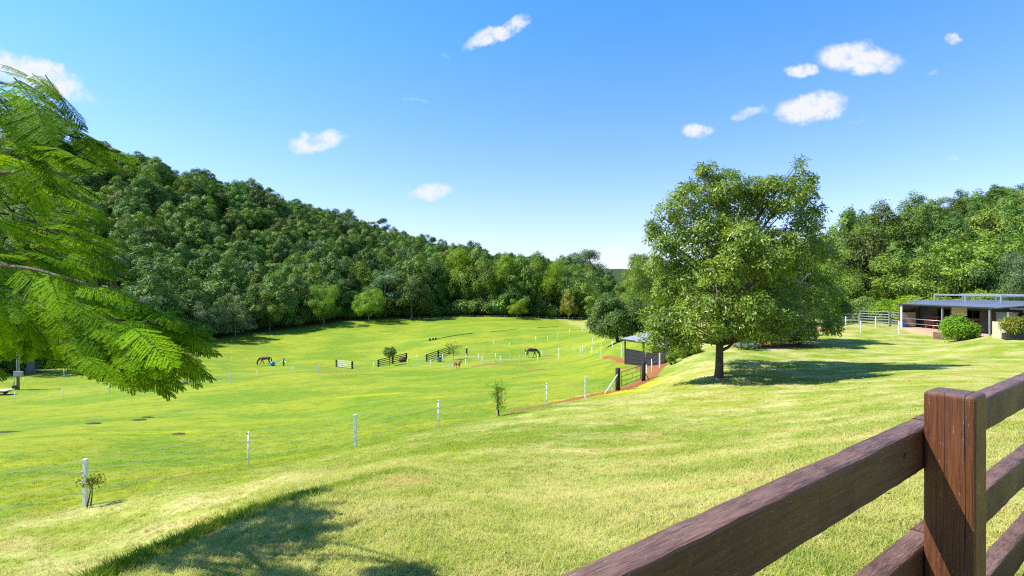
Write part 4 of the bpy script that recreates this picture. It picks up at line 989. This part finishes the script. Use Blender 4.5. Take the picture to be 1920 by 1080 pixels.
        if not (inside(mx, my, poly_u) or inside(mx, my, poly_m)): continue
        if shade_bad(p1) or shade_bad(p0): continue
        put(p0, p1, rg.normal() * .14, int(rg.integers(3)), 0)
    # extra leaves, partly out of view, added to shade the bank; twigs reach nearest limb
    wedge = [(120,1120),(330,1030),(640,912),(672,925),(600,965),(560,985),(640,1010),(600,1050),(650,1075),(600,1120)]
    tw = MB(); k_ = 0
    for _ in range(9000):
        if k_ >= 190: break
        sx, sy = rg.uniform(100, 680), rg.uniform(905, 1115)
        if not inside(sx, sy, wedge): continue
        dd = float(np.interp(sy, [915, 985, 1040, 1120], [6.9, 5.4, 4.85, 4.1])) + rg.uniform(-.1, .5); x = (sx - 960) / 1000 * dd; z0 = gz(x, dd); h = rg.uniform(1.6, 4.6)
        c = Vector((x - h / math.tan(R(SUN_EL)), dd - h * .07, z0 + h)) - base; qx, qy = screen(c)
        if qx > -40 and not (inside(qx + 60, qy, poly_m) and inside(qx, qy, poly_m)): continue
        if qx > 0 and qy < 300: continue
        L = rg.uniform(.42, .6); d = Vector((rg.uniform(.3, 1), rg.uniform(-.6, .6), rg.uniform(-.5, .1))).normalized(); p0 = c - d * L * .5
        near = min((q for Q in B for q in Q), key=lambda q: (q - p0).length)
        if (near - p0).length > 1.5: continue
        put(p0, c + d * L * .5, rg.normal() * .3, int(rg.integers(3)), 0); tw.tube([near, near.lerp(p0, .5) + Vector((0, 0, .05)), p0], [.008, .006, .003], 5, False); k_ += 1
    tag(tw.build('twigs', M['bark'], e), kind='stuff'); print('inner', k_)
    # leaves whose tips shape the outline
    TIPS = [((90,150),(160,215)),((110,215),(165,238)),((150,255),(262,290)),((140,262),(225,303)),((165,270),(255,282)),((60,140),(112,172)),((0,130),(60,142)),
        ((80,345),(198,384)),((100,400),(214,408)),((110,420),(240,440)),((120,455),(245,490)),((120,480),(215,505)),((150,540),(250,553)),((250,580),(402,606)),((240,590),(345,580)),((270,610),(385,618)),((280,620),(400,684)),
        ((290,640),(378,703)),((220,640),(322,716)),((200,640),(285,712)),((150,640),(205,702)),((170,650),(240,690)),((110,600),(120,660)),((60,590),(45,668)),((230,600),(330,640)),((60,320),(190,350)),((30,300),(140,332)),((150,500),(200,560)),((310,620),(390,650)),((-20,560),(30,650)),((95,360),(205,396)),((110,440),(236,462)),((300,600),(408,640)),((270,640),(350,712)),((130,500),(232,512)),((190,545),(300,568)),((120,240),(205,262)),((80,200),(150,232)),((40,160),(120,196)),((180,275),(240,296))]
    for (a, b) in TIPS:
        for k in range(2):
            d0 = (2.75 if b[1] < 310 else 3.05) + rg.uniform(-.12, .2); p0 = at(a[0] + rg.uniform(-14, 4), a[1] + rg.uniform(-12, 8), d0) - base; p1 = at(b[0] - k * 14, b[1] - k * rg.uniform(-6, 14), d0 - rg.uniform(-.05, .12)) - base
            put(p0, p1, rg.normal() * .16 + (.22 if k else -.05), int(rg.integers(3)), 0)
    V = np.concatenate(VV); me = np_mesh('leaves', V, np.arange(len(V)).reshape(-1, 4), False, fattr=dict(v=np.concatenate(Fv)))
    link('leaves', me, M['leaf_poin'], e); tag(SV.build('leaf_stalks', M['leaf_poin'], e), kind='stuff'); print('fronds', cnt, len(V) // 4)
feathery()

# ------------------------------------------------------------------ gate, shelter, paddock things
def round_post(name, px, d, h, r, label, cat='post', mat='black', square=False):
    g = gp(px, d); mb = MB()
    if square: mb.box((0, 0, h / 2 - .15), (r * 2, r * 2, h + .3))
    else: mb.tube([(0, 0, -.3), (0, 0, h * .5), (0, 0, h - .02), (0, 0, h)], [r, r, r, r * .9], 12)
    o = mb.build(name, M[mat], None, bevel=.01 if square else 0, loc=g); return tag(o, label, cat)
round_post('gate_post', 1158.5, 34, 1.42, .155, 'thick black round post at the left of the dark metal gate', 'gate post')
round_post('gate_post', 1206.5, 37.5, 1.40, .145, 'thick black round post at the right of the dark metal gate', 'gate post')
a, b = gp(1165, 34.4), gp(1201, 37.2); mb = MB(); e = empty('metal_gate', a, 0, 'dark metal gate with a brick-like bar pattern hung between two black posts', 'gate')
def gpt(f, z): p = a.lerp(b, f) - a; return Vector((p.x, p.y, p.z + z))
zs = [.22, .52, .82, 1.14]
fr = MB()
for (f0, z0, f1, z1) in ((0, .22, 0, 1.05), (0, 1.05, .06, 1.14), (.06, 1.14, 1, 1.14), (1, 1.14, 1, .22), (1, .22, 0, .22)): fr.tube([gpt(f0, z0), gpt(f1, z1)], .020, 6)
fr.build('frame', M['dsteel'], e)
for z in zs[1:3]:
    q = MB(); q.tube([gpt(0, z), gpt(1, z)], .014, 6); q.build('bar', M['dsteel'], e)
for f, z0, z1 in ((.27, .82, 1.14), (.8, .82, 1.14), (.55, .52, .82), (.27, .22, .52), (.8, .22, .52)):
    q = MB(); q.tube([gpt(f, z0), gpt(f, z1)], .012, 6); q.build('upright', M['dsteel'], e)
g1 = gp(1158, 34); g2 = gp(1133.5, 32.6); mb = MB(); mb.tube([(g2.x, g2.y, g2.z - .05), (g1.x, g1.y - .1, g1.z + 1.05)], .032, 6); tag(mb.build('brace', M['white']), 'pale diagonal brace propping the left black gate post', 'brace')
g1 = gp(1207, 37.5); g2 = gp(1218, 37.4); mb = MB(); mb.tube([(g2.x, g2.y, g2.z - .05), (g1.x, g1.y, g1.z + .7)], .03, 6); tag(mb.build('brace', M['dsteel']), 'short dark brace propping the right black gate post', 'brace')
round_post('strainer_post', 1303.5, 52, 1.15, .16, 'black post on the lawn edge left of the lawn tree trunk', 'post')
round_post('strainer_post', 1298, 50, .95, .13, 'black post hidden behind the bright shrub by the shelter', 'post')
round_post('strainer_post', 875, 95, 1.3, .15, 'single black post standing on the slope behind the foal', 'post')
def braced_post(px, d):
    g = gp(px, d); e = empty('corner_post', g, 0, 'black corner post with two white angled stays right of the grazing bay horse', 'post')
    mb = MB(); mb.tube([(0, 0, -.3), (0, 0, 1.45)], .12, 10); mb.build('pole', M['black'], e)
    for sx, sy in ((-1.35, .1), (.95, -.3)):
        q = MB(); zz = gz(g.x + sx, g.y + sy) - g.z; q.tube([(sx, sy, zz), (sx * .1, sy * .1, 1.1)], .045, 6); q.build('stay', M['white'], e)
braced_post(532, 97)
# small corner shelter
def shelter():
    d = 48.; P0 = gp(1172, 48.0); P1 = gp(1246, 43.2); ax = (P1 - P0); ax.z = 0; Lx = ax.length; ax.normalize(); nb = Vector((-ax.y, ax.x, 0)); Wd = 3.1
    e = empty('horse_shelter', P0, math.atan2(ax.y, ax.x), 'small open horse shelter with grey hipped roof and dark slatted sides', 'shelter'); gl = lambda u, v: gz(P0.x + ax.x * u + nb.x * v, P0.y + ax.y * u + nb.y * v) - P0.z
    H = 2.30
    for u, v in ((0, 0), (Lx, 0), (0, Wd), (Lx, Wd), (Lx * .5, 0)):
        q = MB(); q.box((u, v, (H + gl(u, v)) / 2), (.10, .10, H - gl(u, v) + .2)); q.build('post', M['slat'], e)
    q = MB(); o = .35
    c = [(-o, -o, H), (Lx + o, -o, H), (Lx + o, Wd + o, H), (-o, Wd + o, H)]; r0, r1 = (Wd * .45, Wd / 2, H + .62), (Lx - Wd * .45, Wd / 2, H + .62)
    t = [(x, y, z - .09) for x, y, z in c]
    q.add(c + [r0, r1] + t, [(0, 1, 5, 4), (1, 2, 5), (2, 3, 4, 5), (3, 0, 4), (9, 8, 7, 6)]); q.build('roof', M['roof'], e)
    q = MB(); th = .025
    for (i, j) in ((6, 7), (7, 8), (8, 9), (9, 6)):
        A = Vector((c + [r0, r1] + t)[i]); B = Vector((c + [r0, r1] + t)[j]); q.beam(A + Vector((0, 0, .03)), B + Vector((0, 0, .03)), .05, .16)
    q.build('gutter', M['slat'], e)
    def wall(u0, v0, u1, v1, z0, z1, gap=.115):
        n = int(math.hypot(u1 - u0, v1 - v0) / gap); w = MB(); rl = MB()
        for k in range(n + 1):
            f = k / n; u, v = u0 + (u1 - u0) * f, v0 + (v1 - v0) * f; g = gl(u, v); w.box((u, v, (max(z0, g + .03) + z1) / 2), (.07, .03, z1 - max(z0, g + .03)), math.atan2(v1 - v0, u1 - u0))
        w.build('slat_wall', M['slat'], e)
        for z in (z0 + .1, (z0 + z1) / 2, z1):
            g0, g1 = max(z, gl(u0, v0) + .1), max(z, gl(u1, v1) + .1)
            nv = Vector((v1 - v0, u0 - u1, 0)).normalized() * .035; rl.beam(Vector((u0, v0, g0)) + nv, Vector((u1, v1, g1)) + nv, .03, .06)
        rl.build('wall_rail', M['slat'], e)
    wall(.06, 0, Lx - .06, 0, -.2, 1.42, .105); wall(0, Wd, Lx, Wd, .1, 1.70, .13); wall(Lx, .06, Lx, Wd - .06, 0, 1.35, .11)
    q = MB(); q.box((Lx * .62, Wd * .6, .55), (1.4, .7, 1.1)); 
shelter()
# dark post-and-rail panels
def panel(pxa, da, pxb, db, label, rails=4, mid=True, mat='black', h=1.25):
    a, b = gp(pxa, da), gp(pxb, db); e = empty('rail_panel', a, 0, label, 'fence panel')
    for f in ((0, .5, 1) if mid else (0, 1)):
        p = a.lerp(b, f); p.z = gz(p.x, p.y); q = MB(); q.box((0, 0, h / 2 - .1), (.26, .26, h + .2)); q.build('post', M['black'], e, loc=p - a)
    for k in range(rails):
        z = h * (.95 - k * .26); q = MB(); q.beam(Vector((0, 0, z)), (b - a) + Vector((0, 0, z)), .06, .13 if mat == 'black' else .06); q.build('rail', M[mat], e)
    return e
panel(709.5, 93, 762, 99, 'left dark brown four-rail fence panel in the paddock, behind the small round young tree')
panel(800, 91.5, 842, 99, 'right dark brown four-rail fence panel in the paddock, behind a blue tub')
e = panel(631, 94, 660.5, 90, 'white railed gate between two short black posts in the paddock', 5, False, 'wire', 1.3)
q = MB(); a, b = gp(631, 94), gp(660.5, 90); q.beam(Vector((.2, 0, .1)), (b - a) + Vector((0, 0, 1.1)), .05, .06); q.build('diagonal_rail', M['wire'], e)
# tubs and barrel
def tub(name, px, d, r, h, mat, label, sink=0, cat='tub', n=18):
    mb = MB(); mb.tube([(0, 0, -.02), (0, 0, .02), (0, 0, h - .05), (0, 0, h - .04), (0, 0, h), (0, 0, h), (0, 0, h - .06), (0, 0, h - .08)], [r * .82, r * .86, r * .98, r * 1.05, r * 1.05, r * .92, r * .9, .01], n)
    return tag(mb.build(name, M[mat], None, loc=gp(px, d)), label, cat)
tub('feed_tub', 824, 89, .42, .62, 'blue', 'blue feed tub on the grass in front of the right dark rail panel')
tub('feed_tub', 1694, 57.5, .30, .92, 'blue', 'light blue plastic barrel at the left corner post of the stable', cat='barrel')
g = gp(511, 97.5); bm = bmesh.new(); bmesh.ops.create_uvsphere(bm, u_segments=20, v_segments=12, radius=.42); me = bpy.data.meshes.new('ball'); bm.to_mesh(me); bm.free(); me.polygons.foreach_set('use_smooth', [True] * len(me.polygons))
o = link('horse_ball', me, M['blue'], None, g + Vector((0, 0, .40))); tag(o, 'blue ball on the grass behind the grazing bay horse', 'ball')
mb = MB(); mb.tube([(-.6, 0, .48), (-.57, 0, .48), (.57, 0, .48), (.6, 0, .48)], [.42, .48, .48, .42], 16); tag(mb.build('water_tank', mat_simple('rusty_brown', (.085, .025, .015), .7, .4, 4, .2), None, loc=gp(755, 96.2)), 'rusty brown round tank behind the right half of the left rail panel', 'tank')
# tyre lying in the grass
bm = bmesh.new(); n1, n2 = 28, 10; vs = [[bm.verts.new(((.34 + .13 * math.cos(b)) * math.cos(a), (.34 + .13 * math.cos(b)) * math.sin(a), .12 + .13 * math.sin(b) * 1.1)) for b in [2 * math.pi * j / n2 for j in range(n2)]] for a in [2 * math.pi * i / n1 for i in range(n1)]]
for i in range(n1):
    for j in range(n2): bm.faces.new((vs[i][j], vs[(i + 1) % n1][j], vs[(i + 1) % n1][(j + 1) % n2], vs[i][(j + 1) % n2]))
me = bpy.data.meshes.new('tyre'); bm.to_mesh(me); bm.free(); o = link('old_tyre', me, M['rubber'], None, gp(346.5, 66)); o.scale = (.8, .8, .9); tag(o, 'black tyre lying flat in the left paddock grass', 'tyre')
# long ground poles of the riding arena
def pole(pa, da, pb, db, label, r=.075):
    a, b = gp(pa, da), gp(pb, db); mb = MB(); n = 8; pts = [a.lerp(b, i / n) for i in range(n + 1)]; pts = [Vector((p.x, p.y, gz(p.x, p.y) + r * .8)) - a for p in pts]; mb.tube(pts, r, 7); return tag(mb.build('ground_pole', M['black'], None, loc=a), label, 'pole')
pole(804, 123, 886, 132, 'dark log edging lying in the far paddock, with small blocks at its left end'); pole(920, 134, 972, 140, 'dark log lying in the far paddock, middle of three', .06); pole(1008, 143, 1046, 150, 'thin dark log in the far paddock, rightmost of three', .05)
for px, lb in ((806, 'left'), (812, 'middle'), (817, 'right')):
    mb = MB(); mb.box((0, 0, .25), (.34, .4, .5)); tag(mb.build('jump_block', M['black'], None, bevel=.03, loc=gp(px, 124)), lb + ' of three small black blocks at the end of the far log', 'block')
for (px, d, rx, ry, lb) in ((175,35,.5,.25,'small dark dung patch left of the others in the near valley'),(262,36.5,.5,.22,'dark dung patch in the middle of the left valley'),(277,37.8,.45,.2,'dark dung patch just right of its neighbour'),(14,32,.8,.25,'dark dung streak at the left edge of the valley'),(335,29,.35,.15,'tiny dung patch above the near fence')):
    bm = bmesh.new(); bmesh.ops.create_icosphere(bm, subdivisions=3, radius=1)
    rr_ = random.Random(px)
    for v in bm.verts: v.co = Vector((v.co.x * rx * rr_.uniform(.85, 1.1), v.co.y * ry * rr_.uniform(.85, 1.1), v.co.z * .06 * rr_.uniform(.6, 1.3)))
    me = bpy.data.meshes.new('dung'); bm.to_mesh(me); bm.free(); tag(link('dung_pile', me, mat_simple('dung', (.06, .045, .025), .95, .4, 8, .4), None, gp(px, d) + Vector((0, 0, .02))), lb, 'dung')
# power pole with meter box, at far left
g = gp(34, 68); e = empty('meter_pole', g, 0, 'grey timber pole with a pale meter box at the far left', 'pole')
q = MB(); q.tube([(0, 0, -.3), (-.03, 0, 6)], [.17, .14], 10); q.build('pole', M['farbark'], e)
q = MB(); q.tube([(.22, -.1, 1.5), (.2, -.1, 5.6)], .045, 8); q.build('conduit', M['steel'], e)
q = MB(); q.box((.25, -.24, 2.05), (1.05, .3, .65)); q.build('meter_box', M['roof'], e, bevel=.02)
q = MB(); q.box((-.3, -.1, .35), (.5, .35, .4)); q.tube([(-.1, -.2, 0), (-.3, -.25, .7), (-.3, -.2, 1.3)], .04, 6); q.build('tap_box', M['dsteel'], e)
g = gp(2, 64); e = empty('flat_trailer', g, 0, 'low timber-decked trailer cut off by the left edge', 'trailer')
q = MB(); q.box((0, 0, .55), (2.2, 1.3, .10)); q.build('deck', M['beige'], e); q = MB(); q.beam((-.9, 0, .42), (.8, 0, .42), .9, .16); q.build('chassis', M['dsteel'], e)
for s in (-.55, .55):
    q = MB(); q.tube([(0 , s - .09, .22), (0, s + .09, .22)], .24, 16); q.build('wheel', M['rubber'], e)
g = gp(57, 84); e = empty('bare_trunk_tree', g, 0, 'gnarled grey tree trunk behind the meter pole', 'tree'); rg = np.random.default_rng(31)
q = MB(); q.tube([(0, 0, -.5), (0, 0, .3), (.1, 0, 1.8), (-.1, 0, 3.6), (.1, 0, 6)], [.95, .62, .52, .45, .3], 12)
for k in range(16):
    a = rg.uniform(0, 6.28); z = rg.uniform(2.4, 4.6); L_ = rg.uniform(2, 5); p = Vector((0, 0, z)); dr = Vector((math.cos(a), math.sin(a), rg.uniform(-.15, .35)))
    q.tube([p, p + dr * L_ * .5 + Vector((0, 0, .2)), p + dr * L_ + Vector((0, 0, -.2))], [.13, .07, .02], 5)
q.build('trunk', M['farbark'], e); L = rlobes(rg, 'dome', 10, 12); L = [(a, b, c + 1.2, r, s, t) for a, b, c, r, s, t in L if c > 4]; me, C = crown_mesh('crown', L, 300, 26, .3, rg); link('crown', me, M['leaf_hill'], e)

# ------------------------------------------------------------------ stable
def stable():
    O = gp(1697, 57); fl = -2.62; dk = fl
    e = empty('stable', (41.9, 57, dk), 0, 'low open-fronted stable with flat blue-grey metal roofs at the right', 'stable')
    X0, Y0, Y1 = 0, 0, -11.0          # front verandah line runs towards the viewer
    def P(name, mat, f, bevel=0): q = MB(); f(q); return q.build(name, M[mat], e, bevel)
    zt = 2.50
    # floor
    P('floor', 'concrete', lambda q: q.box((4.5, -5.5, -.35), (9.4, 12.4, .70)))
    # verandah roof (slopes towards the front), main roof, side roof
    def slab(q, x0, x1, y0, y1, z0, z1, t=.10, z0b=None, z1b=None):
        z0b = z0 if z0b is None else z0b; z1b = z1 if z1b is None else z1b
        c = [(x0, y0, z0), (x1, y0, z1), (x1, y1, z1b), (x0, y1, z0b)]; q.hexa([(x, y, z - t) for x, y, z in c] + c)
    P('verandah_roof', 'roofb', lambda q: slab(q, -.3, 3.2, -11.0, .8, zt, zt + .28))
    P('main_roof', 'roofb', lambda q: slab(q, 2.6, 10.5, -12.5, 3.4, zt + .30, zt + .40))
    P('side_roof', 'roofb', lambda q: slab(q, 1.0, 9.5, -15.6, -11.02, zt - .02, zt + .16))
    for k in range(22):
        pass
    P('roof_edge', 'slat', lambda q: (q.beam((-.33, -11.0, zt - .02), (-.33, .8, zt - .02), .06, .13), q.beam((.97, -15.6, zt - .05), (.97, -11.1, zt - .05), .06, .16)))
    for (x, y, m) in ((-.12, .2, 'white'), (-.1, -5.2, 'greypost'), (-.15, -10.4, 'greypost'), (.9, -14.8, 'greypost')):
        P('post', m, lambda q: q.box((x, y, (zt - .1) / 2), (.13, .13, zt - .1)), .01)
    # rear wall with bays
    wx = 2.3; ys = [.6, -1.6, -3.2, -5.0, -6.6, -8.4, -10.0, -12.2]
    P('wall', 'wall', lambda q: (q.box((wx, -.5, 1.22), (.12, 2.3, 2.5)), q.box((wx, -4.1, 1.22), (.12, 1.7, 2.5)), q.box((wx, -7.5, 1.22), (.12, 1.7, 2.5)), q.box((wx, -11.2, 1.22), (.12, 2.6, 2.5)), q.box((wx, -5.5, 2.28), (.10, 12.0, .4)), q.box((5.6, .95, 1.22), (6.6, .12, 2.5)), q.box((9.0, -6, 1.3), (.12, 14, 2.6)), q.box((5.6, -12.9, 1.2), (6.6, .12, 2.5))))
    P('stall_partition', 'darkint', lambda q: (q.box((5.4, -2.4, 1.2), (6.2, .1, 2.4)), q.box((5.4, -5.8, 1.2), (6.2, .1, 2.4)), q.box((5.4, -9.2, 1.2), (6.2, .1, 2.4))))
    for y in (-2.5, -5.8, -9.2): P('stall_door', 'sleeper', lambda q: [q.box((wx - .02, y, .3 + k * .3), (.06, 1.5, .22)) for k in range(4)])
    P('pale_panel', 'paledoor', lambda q: q.box((.9, .55, .85), (1.5, .08, 1.5)))
    P('end_wall', 'wall', lambda q: q.box((1.2, .9, 1.22), (2.1, .1, 2.5)))
    P('cream_panel', 'cream', lambda q: q.box((wx - .09, -4.4, 1.95), (.05, 1.8, .85)))
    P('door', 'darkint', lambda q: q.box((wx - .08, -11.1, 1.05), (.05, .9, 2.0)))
    P('hanging_feeder', 'orange', lambda q: q.box((wx - .2, -12.3, 1.1), (.2, .5, .25)), .04)
    P('wall_hanging', 'cream', lambda q: q.tube([(wx - .1, -12.0, 1.75), (wx - .14, -12.0, 1.75)], .2, 12))
    P('red_bench', 'red', lambda q: (q.box((1.7, -1.5, .75), (.5, 1.3, .5)), q.box((1.9, -1.5, 1.1), (.1, 1.3, .4)), q.box((1.7, -1.0, .25), (.4, .08, .5)), q.box((1.7, -2.0, .25), (.4, .08, .5))), .03)
    P('white_stand', 'white', lambda q: (q.box((1.2, -12.0, .6), (.5, .12, 1.2)), q.box((1.2, -12.0, 1.25), (.6, .3, .08))))
    P('verandah_rail', 'steel', lambda q: (q.tube([(-.1, .2, 1.0), (-.1, -5.2, 1.0)], .03, 6), q.tube([(-.1, .2, .5), (-.1, -5.2, .5)], .025, 6)))
    # raised pergola behind
    P('pergola', 'steel', lambda q: (q.beam((3.6, -7.5, zt + 1.02), (3.6, .5, zt + 1.02), .12, .16), q.beam((6.6, -7.5, zt + 1.05), (6.6, .5, zt + 1.05), .12, .16),
        [q.beam((3.6, y, zt + .92), (6.6, y, zt + .96), .1, .12) for y in (-7.4, -3.5, .4)], [q.box((x, y, zt + .65), (.14, .14, .7)) for x in (3.6, 6.6) for y in (-7.4, -3.5, .4)]))
stable()
def wall_box(name, mat, a, b, z0, z1, t, label, cat, bev=.01):
    a, b = Vector(a), Vector(b); q = MB(); q.hexa([(0, 0, 0)] * 8) if False else None
    q.beam(Vector((0, 0, (z1 + z0) / 2 - z0)), Vector((b.x - a.x, b.y - a.y, (z1 + z0) / 2 - z0)), t, z1 - z0)
    return tag(q.build(name, M[mat], None, bev, loc=(a.x, a.y, z0)), label, cat)
wall_box('retaining_wall', 'sleeper', (40.35, 51.0), (40.9, 44.8), -3.8, -2.60, .2, 'old brown timber retaining wall holding up the stable floor', 'wall')
g = gp(1862, 42)
e = empty('board_screen', (37.9, 42.0, g.z), 0, 'upright beige board screen left of the planter', 'screen')
for k in range(11):
    q = MB(); q.box((.02, -.17 * k, .65), (.05, .15, 1.3)); q.build('board', M['beige'], e)
q = MB(); q.beam((.075, .1, .4), (.075, -1.85, .4), .05, .08); q.beam((.075, .1, 1.2), (.075, -1.85, 1.2), .05, .08); q.build('crosspiece', M['beige'], e)
g = gp(1905, 40); e = empty('planter', (37.85, 40.1, g.z - .12), 0, 'long dark ribbed metal planter at the right edge', 'planter')
q = MB()
for k in range(5): q.beam((-.6, .3, .07 + .11 * k), (2.4, -1.2, .07 + .11 * k), .9 + (.05 if k % 2 else 0), .105)
q.build('trough', M['dsteel'], e)
mb = MB(); mb.box((0, 0, .9), (.8, 1.2, 1.8)); mb.box((0, 0, 1.83), (.9, 1.3, .08)); tag(mb.build('garden_tank', M['roof'], None, loc=gp(1888, 46.5)), 'pale corrugated tank-like box beside the stable post', 'tank')
# steel cattle yard
def yard(pa, da, pb, db, n, label, h=1.75, rails=6):
    a, b = gp(pa, da), gp(pb, db); e = empty('cattle_yard_panel', a, 0, label, 'yard panel')
    for k in range(n + 1):
        p = a.lerp(b, k / n); p.z = gz(p.x, p.y); q = MB(); q.box((0, 0, h / 2 - .1), (.09, .09, h + .25)); q.build('post', M['steel'], e, loc=p - a)
    for r in range(rails):
        q = MB(); z = h * (1 - r * .9 / (rails - 1)) ; q.beam(Vector((0, 0, z)), (b - a) + Vector((0, 0, z)), .045, .08); q.build('rail', M['steel'], e)
yard(1612, 66, 1667, 63, 1, 'silver steel yard panel with six rails, left half, behind the white posts'); yard(1669, 63.2, 1697, 61, 1, 'silver steel yard panel with six rails, right half, next to the stable'); yard(1520, 72, 1610, 68, 3, 'darker low steel rails behind the yard at the edge of the trees', 1.3, 4)

# ------------------------------------------------------------------ horses
def horse(loc, rz, scale, coat, hair, label, pose):
    e = empty('horse', loc, rz, label, 'horse'); e.scale = (scale,) * 3
    V = []; Rr = []; E = []
    def add(p, r, par=None):
        V.append(p); Rr.append(r if isinstance(r, tuple) else (r, r))
        if par is not None: E.append((par, len(V) - 1))
        return len(V) - 1
    rump = add((-.62, 0, 1.24), (.25, .27)); loin = add((-.28, 0, 1.20), (.25, .27), rump); belly = add((.05, 0, 1.15), (.26, .30), loin); ch = add((.38, 0, 1.16), (.24, .30), belly)
    sh = add((.60, 0, 1.22), (.17, .24), ch)
    if pose == 'graze':
        n1 = add((.84, 0, 1.08), (.11, .17), sh); n2 = add((1.06, 0, .80), (.09, .13), n1); n3 = add((1.20, 0, .52), (.08, .11), n2); h0 = add((1.24, 0, .34), (.085, .12), n3); h1 = add((1.20, 0, .18), (.065, .085), h0); h2 = add((1.16, 0, .05), (.05, .055), h1)
        ear = (1.27, .47)
    else:
        n1 = add((.80, 0, 1.40), (.11, .17), sh); n2 = add((.98, -.02, 1.58), (.09, .13), n1); n3 = add((1.10, -.05, 1.68), (.08, .11), n2); h0 = add((1.22, -.10, 1.60), (.085, .115), n3); h1 = add((1.32, -.16, 1.45), (.065, .08), h0); h2 = add((1.40, -.2, 1.32), (.05, .055), h1)
        ear = (1.08, 1.80)
    tl = add((-.84, 0, 1.24), (.10, .12), rump)
    for s in (-1, 1):
        o = .12 * (s if pose == 'graze' else -s)
        f = add((.46, s * .14, .98), (.10, .13), ch); f = add((.44 + o * .3, s * .15, .72), (.065, .08), f); f = add((.46 + o * 1.3, s * .15, .46), .048, f); f = add((.46 + o * 2, s * .15, .26), .034, f); f = add((.47 + o * 2.2, s * .15, .11), .038, f); f = add((.50 + o * 2.3, s * .15, .03), .05, f)
        b = add((-.62, s * .14, 1.0), (.13, .18), rump); b = add((-.56 - o * .5, s * .16, .76), (.09, .11), b); b = add((-.74 - o * 1.1, s * .15, .50), .055, b); b = add((-.72 - o * 1.4, s * .15, .28), .038, b); b = add((-.70 - o * 1.5, s * .15, .11), .04, b); b = add((-.66 - o * 1.5, s * .15, .03), .05, b)
    me = bpy.data.meshes.new('body'); me.from_pydata(V, E, []); me.update(); o = bpy.data.objects.new('body', me); COL.objects.link(o)
    md = o.modifiers.new('skin', 'SKIN'); md.use_smooth_shade = True
    for i, sv in enumerate(me.skin_vertices[0].data): sv.radius = Rr[i]; sv.use_root = (i == 0)
    o.modifiers.new('sub', 'SUBSURF').levels = 2
    dg = bpy.context.evaluated_depsgraph_get(); nm = bpy.data.meshes.new_from_object(o.evaluated_get(dg)); bpy.data.objects.remove(o)
    nm.materials.clear(); nm.materials.append(M[coat]); nm.polygons.foreach_set('use_smooth', [True] * len(nm.polygons)); link('body', nm, None, e)
    for s in (-1, 1):
        q = MB(); q.tube([(ear[0], s * .07, ear[1] - .06), (ear[0], s * .085, ear[1]), (ear[0] + .02, s * .09, ear[1] + .07)], [.03, .028, .004], 6); q.build('ear', M[coat], e)
    q = MB()
    if pose == 'graze': mp = [(.60, 1.44), (.86, 1.25), (1.10, .98), (1.26, .68), (1.32, .46)]
    else: mp = [(.58, 1.47), (.76, 1.60), (.92, 1.74), (1.06, 1.80), (1.16, 1.76)]
    q.tube([(x, .0, z - .02) for x, z in mp], [.02, .045, .05, .045, .03], 6); q.tube([(x - .03, -.07, z - .09) for x, z in mp[1:]], [.03, .05, .05, .02], 6); q.build('mane', M[hair], e)
    q = MB(); q.tube([(-.86, 0, 1.30), (-.96, 0, 1.20), (-1.0, 0, .95), (-1.0, 0, .65), (-.98, 0, .38)], [.04, .055, .08, .075, .015], 8); q.build('tail', M[hair], e); return e
horse(gp(497, 98), R(184), 1.14, 'horse_bay', 'hair', 'bay horse grazing with its head to the left, beside the blue ball', 'graze')
horse(gp(997, 89), R(-8), 1.10, 'horse_dark', 'hair', 'dark brown horse grazing with its head to the right behind a white wire fence', 'graze')
horse(gp(858, 74.5), R(-48), .80, 'horse_chestnut', 'hairred', 'chestnut foal standing with its head up, facing right', 'stand')

# fallen leaves and clippings on the lawn
def litter():
    rg = np.random.default_rng(55); n1, n2 = 900, 700
    x = np.concatenate([rg.normal(14.5, 4.2, n1), rg.uniform(-3, 9, n2)]); y = np.concatenate([rg.normal(31, 4.5, n1), rg.uniform(3, 18, n2)])
    z = ground_np(x, y) + .03 + rg.uniform(0, .02, len(x)); P = np.stack([x, y, z], 1); N = len(x)
    a = unit(rg.normal(size=(N, 3)) * np.array([1, 1, .25])); nr = unit(rg.normal(size=(N, 3)) * .35 + np.array([0, 0, 1])); b = unit(np.cross(nr, a)); s_ = (rg.uniform(.022, .05, N) * np.where(y > 20, 2.2, 1))[:, None]
    V = np.stack([P, P + a * s_ * .5 + b * s_ * .3, P + a * s_, P + a * s_ * .5 - b * s_ * .3], 1).reshape(-1, 3)
    me = np_mesh('fallen_leaves', V, np.arange(N * 4).reshape(-1, 4), False, fattr=dict(v=rg.uniform(size=N)))
    tag(link('fallen_leaves', me, mat_leaf('dead_leaf', (.16, .075, .03), (.42, .30, .10), .1, .7, objvar=0)), kind='stuff')
litter()
